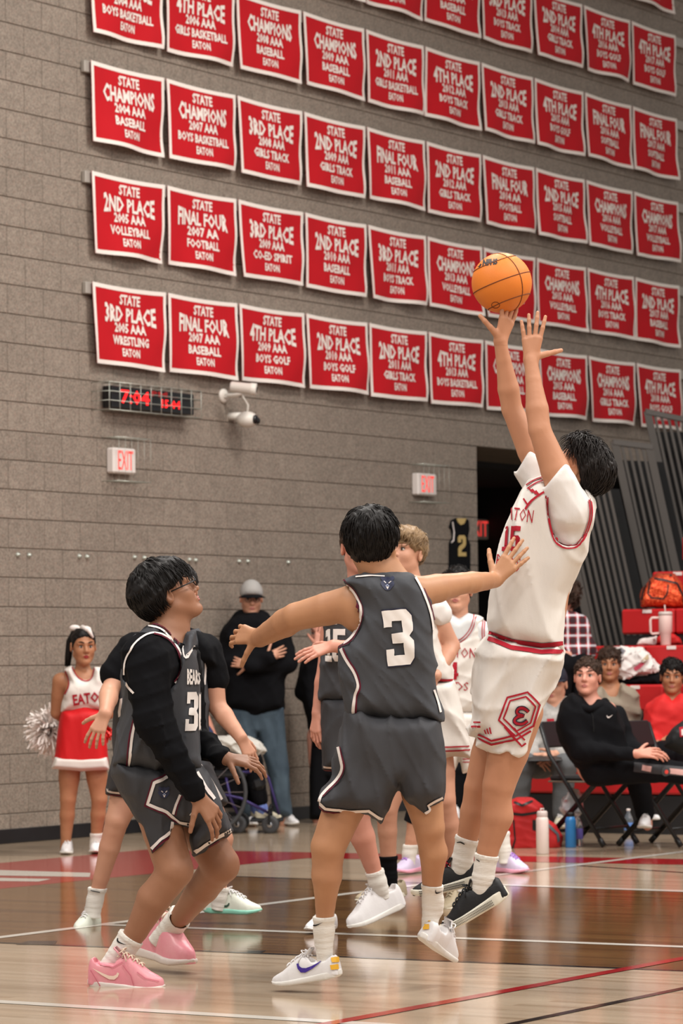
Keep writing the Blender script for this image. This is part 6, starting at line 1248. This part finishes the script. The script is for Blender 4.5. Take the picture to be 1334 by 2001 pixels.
# bolts on the stand's black end plates
# ---- digital clock in its wire cage
def onW(x, y, off=0.0): return W(x, y, off)
M_WIRE = mat('wire_guard', 'b9bdb4', .35, metal=.6); M_LED = mat('led_red', 'ff1a1e', .4, emit=1.6); M_FACE = mat('clock_face_black', '0c0c0f', .25, spec=.5)
a = onW(219, 755, .12); b_ = onW(379, 766, .12); z0, z1 = onW(219, 796, .12)[2], onW(219, 753, .12)[2]
g = MB(); g.box(((a[0] + b_[0]) / 2, WY - .075, (z0 + z1) / 2), (b_[0] - a[0], .09, z1 - z0), bev=.006); ck = g.build('digital_clock', M_FACE, None, label='black digital wall clock with red digits in a wire cage', cat='clock')
def wtext(s_, xl, xr, yt, yb, off, m, name, par, bold=.02, label=None):
    p0, p1 = onW(xl, yt, off), onW(xr, yt, off); zb = onW(xl, yb, off)[2]; zt_ = onW(xl, yt, off)[2]; tv, tt, _ = text_tris(s_, bold, 1); cx_, wx = (p0[0] + p1[0]) / 2, p1[0] - p0[0]
    return mk(name, [(cx_ + x * wx, WY - off, (zt_ + zb) / 2 + y * (zt_ - zb)) for x, y in tv], [tuple(t) for t in tt], m, par, False, label)
wtext('7:04', 236, 292, 760, 788, .123, M_LED, 'digits', ck); wtext('PM', 296, 327, 764, 774, .123, mat('led_dim', '8a1214', .4, emit=.4), 'digits', ck, .03); wtext('15-04', 316, 352, 780, 797, .123, M_LED, 'digits', ck)
g = MB(); xa_, xb_ = a[0] - .10, b_[0] + .02; off = .17
for k in range(4): z = z0 - .02 + (z1 - z0 + .04) * k / 3; g.tube([(xa_, WY - .01, z), (xa_, WY - off, z), (xb_, WY - off, z), (xb_, WY - .01, z)], .003, 5)
for k in range(10): x = xa_ + (xb_ - xa_) * k / 9; g.tube([(x, WY - .01, z1 + .02), (x, WY - off, z1 + .02), (x, WY - off, z0 - .02), (x, WY - .01, z0 - .02)], .003, 5)
g.build('wire_cage', M_WIRE, ck, True)
# ---- exit signs
M_EXW = mat('exit_sign_white', 'd8cfca', .45, emit=.0); M_EXR = mat('exit_letters_red', 'f0403a', .4, emit=.9)
def exit_sign(x0, x1, yt, yb, label, cage=True, wy=0.0, text='EXIT', lx=None, ty=None):
    off = .075 - wy; a = onW(x0, yt, off); b_ = onW(x1, yt, off); zb = onW(x0, yb, off)[2]; zt_ = a[2]
    g = MB(); g.box(((a[0] + b_[0]) / 2, WY - off + .035, (zt_ + zb) / 2), (b_[0] - a[0], .07, zt_ - zb), bev=.012); o = g.build('exit_sign', M_EXW, None, label=label, cat='sign')
    lx = lx or (x0 + (x1 - x0) * .20, x0 + (x1 - x0) * .86); wtext(text, lx[0], lx[1], yt + (yb - yt) * .12, yt + (yb - yt) * .86, off + .002, M_EXR, 'lettering', o, .0)
    if cage:
        g = MB(); X_0, X_1 = a[0] - .05, b_[0] + .06; zz0, zz1 = zb - .06, zt_ + .07
        for z in (zz0, zz1):
            g.tube([(X_0, WY - .16, z), (X_1, WY - .16, z)], .003, 5)
            for k in range(8): x = X_0 + (X_1 - X_0) * k / 7; g.tube([(x, WY - .01, z), (x, WY - .16, z)], .003, 5)
        for k in range(6): x = X_0 + (X_1 - X_0) * k / 5; g.tube([(x, WY - .16, zz0), (x, WY - .16, zz1)], .0012, 4)
        g.build('wire_guard', M_WIRE, o, True)
exit_sign(222, 266, 874, 924, 'white exit sign with red letters below the digital clock'); exit_sign(817, 853, 924, 967, 'white exit sign with red letters beside the passage opening', lx=(824, 848))
exit_sign(905, 960, 1012, 1052, 'exit sign with red letters inside the dark passage', cage=False, wy=3.0, lx=(915, 953))
# ---- security cameras
M_CW = mat('camera_white', 'd9d3cb', .4)
c0 = onW(462, 768, .10); root = empty('security_camera', (c0[0], WY, c0[2]), 'white bullet security camera on a short wall arm', 'camera')
g = MB(); ax = np.stack([np.array([1., 0, 0]), np.array([0, 0, 1.]), np.array([0, -1., 0])]); g.lathe((c0[0] - .05, WY, c0[2] - .02), [(.055, .004), (.055, .02), (.04, .03)], ax, 20); g.build('mount', M_CW, root, True)
g = MB(); g.tube([(c0[0] - .05, WY - .02, c0[2] - .02), (c0[0] - .03, WY - .12, c0[2] - .02), (c0[0] + .01, WY - .16, c0[2] + .02)], .018, 10); g.build('arm', M_CW, root, True)
bp_ = onW(462, 757, .2); be = onW(482, 752, .25); d = unit(np.array([.5, -.85, -.12])); g = MB(); axb = np.stack([unit(np.cross(d, up0)), unit(np.cross(np.cross(d, up0), d)), d]); s0 = bp_ - d * .05
g.lathe(s0, [(.03, 0), (.040, .01), (.042, .15), (.046, .155), (.046, .20), (.036, .20)], axb, 20); g.build('body', M_CW, root, True); g = MB(); g.lathe(s0 + d * .19, [(.024, 0), (.024, .014), (.01, .016)], axb, 16); g.build('lens', M_FACE, root, True)
c1 = onW(483, 820, .16); root = empty('security_camera', (c1[0], WY, c1[2]), 'white dome security camera hanging below the bullet camera', 'camera')
g = MB(); g.ell(c1, (.085, .08, .062), np.stack([unit((.9, -.4, 0)), unit((.4, .9, 0)), up0]), 20); g.build('housing', M_CW, root, True); g = MB(); g.ell(c1 + np.array([-.0, -.075, -.002]), (.035, .02, .035), None, 14); g.build('lens', M_FACE, root, True)
g = MB(); g.ell(c1 + np.array([.085, -.035, -.005]), (.028, .02, .028), None, 14); g.build('lens', M_FACE, root, True)
g = MB(); g.tube([(c1[0], c1[1], c1[2] + .05), (c1[0] + .01, c1[1], c1[2] + .11), (c1[0] - .03, c1[1] + .03, c1[2] + .19), (c1[0] - .12, WY - .03, c1[2] + .17)], .009, 8); g.tube([(c1[0], c1[1] + .06, c1[2] + .03), (c1[0] - .02, WY, c1[2] + .03)], .03, 8); g.build('cable', M_CW, root, True)
# ---- black number 2 jersey on the wall
def wp(x, y, off=.02): return onW(x, y, off)
jp = [(884, 1017), (894, 1012), (902, 1018), (909, 1012), (916, 1017), (917, 1035), (914, 1052), (919, 1064), (919, 1120), (880, 1116), (880, 1062), (886, 1050), (884, 1035), (880, 1030)]
g = MB(); g.prism([wp(x, y, .03) for x, y in jp], np.array([0, .028, 0])); wj = g.build('wall_jersey', C_BLACK, None, label='black and gold number 2 jersey mounted beside the passage opening', cat='jersey')
M_JG = mat('jersey_gold', 'bfa469', .6); g = MB(); g.prism([wp(x, y, .034) for x, y in [(892, 1013), (911, 1013), (907, 1023), (900, 1026), (895, 1021)]], np.array([0, .004, 0])); g.build('neck_panel', M_JG, wj)
q = [(895, 1046), (910, 1046), (911, 1087), (896, 1087)]; g = MB(); g.prism([wp(x, y, .036) for x, y in glyph('2', q)], np.array([0, .005, 0])); g.build('number', M_JG, wj, label='gold numeral 2')
g = MB(); g.tube([wp(884, 1020, .034), wp(887, 1040, .034), wp(886, 1056, .034), wp(882, 1060, .034)], .006, 6); g.build('trim', C_TRIM, wj)
# ---- wall bolts
bb = MB(); bb.lathe((0, 0, 0), [(.018, 0), (.018, .006), (.011, .012), (.010, .020)], np.stack([np.array([1., 0, 0]), up0, np.array([0, -1., 0])]), 10); bme = rawmesh('bolt', bb.V, bb.F, M_WIRE, True)
for (x, y) in ((34, 1084), (56, 1085), (154, 1087), (169, 1088), (262, 1089), (281, 1090), (369, 1094), (381, 1095), (466, 1097), (483, 1097), (562, 1099)):
    o = bpy.data.objects.new('bolt', bme); COL.objects.link(o); o.parent = wall_back; p = onW(x, y, .009); o.location = tuple(p - wloc(wall_back))
# ---- folding chairs
M_CH = mat('chair_black_steel', '121214', .4, spec=.5, metal=.1); M_CS = mat('chair_seat_vinyl', '18181a', .55)
def folding_chair(px, py, label):
    o0 = F(px, py); fv = unit(rgt0 * .62 - fwd0 * .46); wv = np.cross(up0, fv); A = np.stack([fv, wv, up0]); T = lambda a, b, c: o0 + a * fv + b * wv + c * up0
    root = empty('folding_chair', o0, label, 'chair', 'black folding chairs beside the court')
    for q in (-1, 1):
        for nm, p in (('front_leg', [(-.26, .80), (-.19, .60), (.22, .015)]), ('rear_leg', [(-.25, .015), (.17, .42), (.19, .44)])):
            g = MB(); pts = [T(x, q * .205, z) for x, z in p]; g.tube(pts, .0135 if nm == 'front_leg' else .0125, 8, flat=1.5); lg = g.build(nm, M_CH, root, True)
            g = MB(); a, b_ = (pts[-2], pts[-1]) if nm == 'front_leg' else (pts[1], pts[0]); d = unit(b_ - a); g.tube([b_ - d * .05, b_ + d * .005], .019, 8); g.build('rubber_foot', M_BK, lg, True)
    g = MB(); g.box(T(.0, 0, .445), (.40, .40, .035), A, .014); s_ = g.build('seat', M_CS, root); g = MB(); g.box(T(0, 0, .424), (.41, .41, .012), A, .004); g.build('seat_pan', mat('seat_pan', '6f6559', .5), s_)
    g = MB(); B = np.stack([unit(fv + .34 * up0 * 1), wv, unit(up0 - .34 * fv)]); g.box(T(-.235, 0, .73), (.018, .40, .18), B, .008); g.build('backrest', M_CH, root)
    for (x, z) in ((.15, .12), (-.17, .10)): g = MB(); g.tube([T(x, -.205, z), T(x, .205, z)], .010, 8); g.build('crossbar', M_CH, root, True)
folding_chair(1156, 1652, 'black folding chair with the hooded teenager on it'); folding_chair(1304, 1652, 'black folding chair propping up the braced leg')
# ---- things on the floor and the seats
def stand(px, py): return F(px, py)
def bottle(px, py, prof, m, label, parts=(), cat='bottle', z=None, base=None):
    p = base if base is not None else F(px, py); g = MB(); g.lathe(p, prof, None, 28); o = g.build('bottle', m, None, True, label=label, cat=cat)
    for nm, pr, mm in parts: g = MB(); g.lathe(p, pr, None, 24); g.build(nm, mm, o, True)
    return o, p
o, p = bottle(1060, 1669, [(.036, 0), (.040, .004), (.040, .215), (.036, .228), (.030, .236)], mat('bottle_white', 'dccdc6', .35), 'tall white insulated bottle on the floor in front of the red bag', [('cap', [(.031, .232), (.034, .238), (.034, .262), (.028, .272)], mat('bottle_cap_grey', 'c5b9b3', .4))])
g = MB(); g.tube([p + [-.02, 0, .268], p + [-.018, 0, .285], p + [.018, 0, .285], p + [.02, 0, .268]], .005, 6); g.build('carry_loop', MATS['bottle_cap_grey'], o, True)
bottle(1115, 1656, [(.034, 0), (.036, .004), (.036, .175), (.026, .20)], mat('bottle_blue', '2f77b5', .25), 'blue bottle standing behind the folding chair leg', [('cap', [(.026, .198), (.026, .225), (.02, .228)], M_BK)])
M_CLR = mat('clear_plastic', 'dfe8ef', .08, trans=.9, spec=.5); M_LBL = mat('label_blue', '5f86c9', .5); M_LBP = mat('label_purple', '6b5fb0', .5)
bottle(1129, 1654, [(.030, 0), (.033, .006), (.033, .12), (.030, .15), (.013, .185), (.013, .20)], M_CLR, 'clear plastic bottle with purple label beside the blue bottle', [('label', [(.0335, .05), (.0336, .052), (.0336, .115), (.0335, .117)], M_LBP), ('cap', [(.014, .198), (.014, .214), (.01, .215)], C_TRIM)])
bottle(1228, 1632, [(.028, 0), (.032, .006), (.032, .10), (.029, .12), (.013, .155), (.013, .17)], M_CLR, 'small clear water bottle with blue label under the chairs', [('label', [(.0325, .035), (.0326, .037), (.0326, .085), (.0325, .087)], M_LBL), ('cap', [(.014, .168), (.014, .182), (.01, .183)], C_TRIM)])
# red gear bag
def blobthing(name, label, cat, Z, poly, hd, rr, m, folds=None, part='cloth', base=None, h=.009, dz=0):
    b = Fig.__new__(Fig); b.Z = Z; b.s = FPX / Z; b.fine = False; b.b = Sdf(); y = max(p[1] for p in poly); x = np.mean([p[0] for p in poly]); b.root = empty(name, P(x, y, Z), label, cat)
    b.o = b.cloth(part, m, [(poly, dz, hd, rr)], folds=folds, cover=False, h=h); return b
M_BAGR = mat('bag_red', 'bb1d1f', .6, bump=CB, var=(6, 'a3181b', .6))
b = blobthing('gear_bag', 'red gear bag with black straps on the floor beside the white bottle', 'bag', 21.75, [(985, 1590), (990, 1568), (1010, 1560), (1040, 1561), (1058, 1575), (1064, 1600), (1085, 1612), (1098, 1635), (1094, 1662), (1070, 1668), (1000, 1668), (984, 1655)], .17, 16, M_BAGR, (.006, 7, 161), part='bag_body')
b.ribbon(b.o, [(986, 1588), (1020, 1592), (1060, 1586)], 5, 'strap', M_BK); b.ribbon(b.o, [(1004, 1568), (1020, 1574), (1040, 1566)], 4, 'handle', M_BK); b.ribbon(b.o, [(1003, 1602), (1006, 1640), (1000, 1662)], 3, 'zipper', M_BK); b.ribbon(b.o, [(1070, 1612), (1088, 1630), (1092, 1655)], 5, 'strap', mat('strap_grey', '55555a', .7)); b.patch(b.o, [(1040, 1602), (1048, 1602), (1048, 1624), (1040, 1622)], 'side_pocket', M_BK)
b = blobthing('plastic_bag', 'crumpled clear plastic bag hanging behind the folding chair', 'bag', 21.9, [(1100, 1560), (1118, 1542), (1135, 1556), (1140, 1585), (1128, 1596), (1104, 1592), (1094, 1580)], .09, 12, mat('plastic_film', 'cdd8de', .25, trans=.35), (.012, 9, 162)); b.b = None
# seat-top items
def onrow(x, i, back=.12): r = ray(x, 1300); X = RZ[i][0] + back; q = CAM + r * ((X - CAM[0]) / r[0]); return np.array([X, q[1], RZ[i][1]])
p = onrow(1301, 3); M_TUM = mat('tumbler_pink', 'd9bdb6', .35)
g = MB(); g.lathe(p, [(.036, 0), (.038, .004), (.041, .09), (.050, .10), (.051, .225), (.048, .23)], None, 28); o = g.build('tumbler', M_TUM, None, True, label='pale pink tumbler with handle and straw on the fourth bleacher row', cat='tumbler')
g = MB(); g.lathe(p, [(.052, .222), (.053, .24), (.045, .25)], None, 24); g.build('lid', MATS['bottle_cap_grey'], o, True); g = MB(); g.tube([p + [0, 0, .245], p + [.0, .005, .30]], .005, 8); g.build('straw', M_TUM, o, True)
hv = unit(-rgt0); g = MB(); g.tube([p + hv * .045 + [0, 0, .205], p + hv * .10 + [0, 0, .205], p + hv * .112 + [0, 0, .19], p + hv * .112 + [0, 0, .10], p + hv * .10 + [0, 0, .085], p + hv * .045 + [0, 0, .09]], .010, 8); g.build('handle', M_TUM, o, True)
zp = depth(onrow(1295, 4, .14))
M_SEQR = mat('sequin_red', 'c0301c', .22, metal=.6, var=(55, 'ff7a45', .8), bump=[(70, 1.0, .01, ISO)])
b = blobthing('backpack', 'shiny red sequined backpack on the fifth bleacher row', 'backpack', zp, [(1252, 1186), (1250, 1165), (1258, 1148), (1272, 1130), (1284, 1121), (1318, 1122), (1332, 1140), (1340, 1165), (1340, 1188)], .13, 18, M_SEQR, (.004, 7, 171), part='bag_body')
b.ribbon(b.o, [(1274, 1130), (1300, 1134), (1322, 1140), (1334, 1165), (1336, 1184)], 3.5, 'piping', M_BK); b.ribbon(b.o, [(1270, 1135), (1266, 1160), (1272, 1168), (1296, 1170), (1303, 1160), (1305, 1142)], 3, 'pocket_piping', M_BK); b.ribbon(b.o, [(1270, 1131), (1258, 1152), (1252, 1180)], 3, 'piping', M_BK); b.ribbon(b.o, [(1282, 1124), (1296, 1118), (1312, 1126)], 3, 'handle', M_BK)
zp = depth(onrow(1240, 2, .2))
b = blobthing('white_coat', 'crumpled white coat with pink lining on the third bleacher row', 'coat', zp, [(1188, 1325), (1200, 1318), (1208, 1300), (1204, 1282), (1212, 1268), (1224, 1266), (1236, 1270), (1256, 1270), (1270, 1284), (1284, 1298), (1294, 1310), (1280, 1316), (1262, 1318), (1240, 1322), (1220, 1330)], .16, 16, mat('coat_white', 'd6d0cc', .85, bump=CB), (.014, 9, 172))
b.ribbon(b.o, [(1239, 1308), (1248, 1302), (1256, 1295)], 8, 'lining', mat('lining_pink', 'cf5a72', .6)); b.ribbon(b.o, [(1256, 1294), (1264, 1284), (1272, 1278)], 7, 'lining', mat('lining_straw', 'b5a483', .8)); b.patch(b.o, [(1206, 1270), (1214, 1266), (1222, 1272), (1216, 1280), (1208, 1278)], 'hood_fur', mat('fur_grey', '77747a', .9))
b = blobthing('black_jacket', 'folded black jacket under the white coat', 'jacket', zp + .02, [(1208, 1330), (1240, 1324), (1275, 1316), (1305, 1312), (1312, 1325), (1300, 1338), (1210, 1338)], .15, 10, C_BLACK, (.006, 9, 173))
zp = depth(onrow(1262, 3, .2)); blobthing('paper_wrap', 'crumpled white paper on the fourth bleacher row', 'paper', zp, [(1242, 1260), (1250, 1250), (1262, 1248), (1282, 1244), (1278, 1260)], .06, 6, C_TRIM, (.006, 14, 174), part='sheet'); blobthing('red_cloth', 'folded red cloth behind the pink tumbler', 'cloth', zp + .12, [(1280, 1260), (1284, 1246), (1296, 1238), (1318, 1240), (1330, 1252), (1332, 1260)], .08, 8, MATS['hoodie_red'], (.004, 9, 175))
b = blobthing('backpack', 'black backpack with a red letter at the right edge beside the red hoodie', 'backpack', 21.4, [(1298, 1458), (1303, 1440), (1314, 1424), (1334, 1410), (1372, 1408), (1388, 1440), (1385, 1475), (1330, 1472)], .14, 22, mat('bag_black', '131315', .6, bump=CB), (.004, 7, 176), part='bag_body'); b.patch(b.o, [(1327, 1422), (1345, 1419), (1346, 1437), (1328, 1440)], 'emblem', C_RED)
b.patch(b.o, [(1331, 1426), (1342, 1424), (1342, 1427), (1335, 1428), (1335, 1430), (1341, 1429), (1341, 1431), (1335, 1432), (1335, 1434), (1342, 1433), (1342, 1436), (1331, 1437)], 'emblem_letter', C_TRIM, lift=.006)
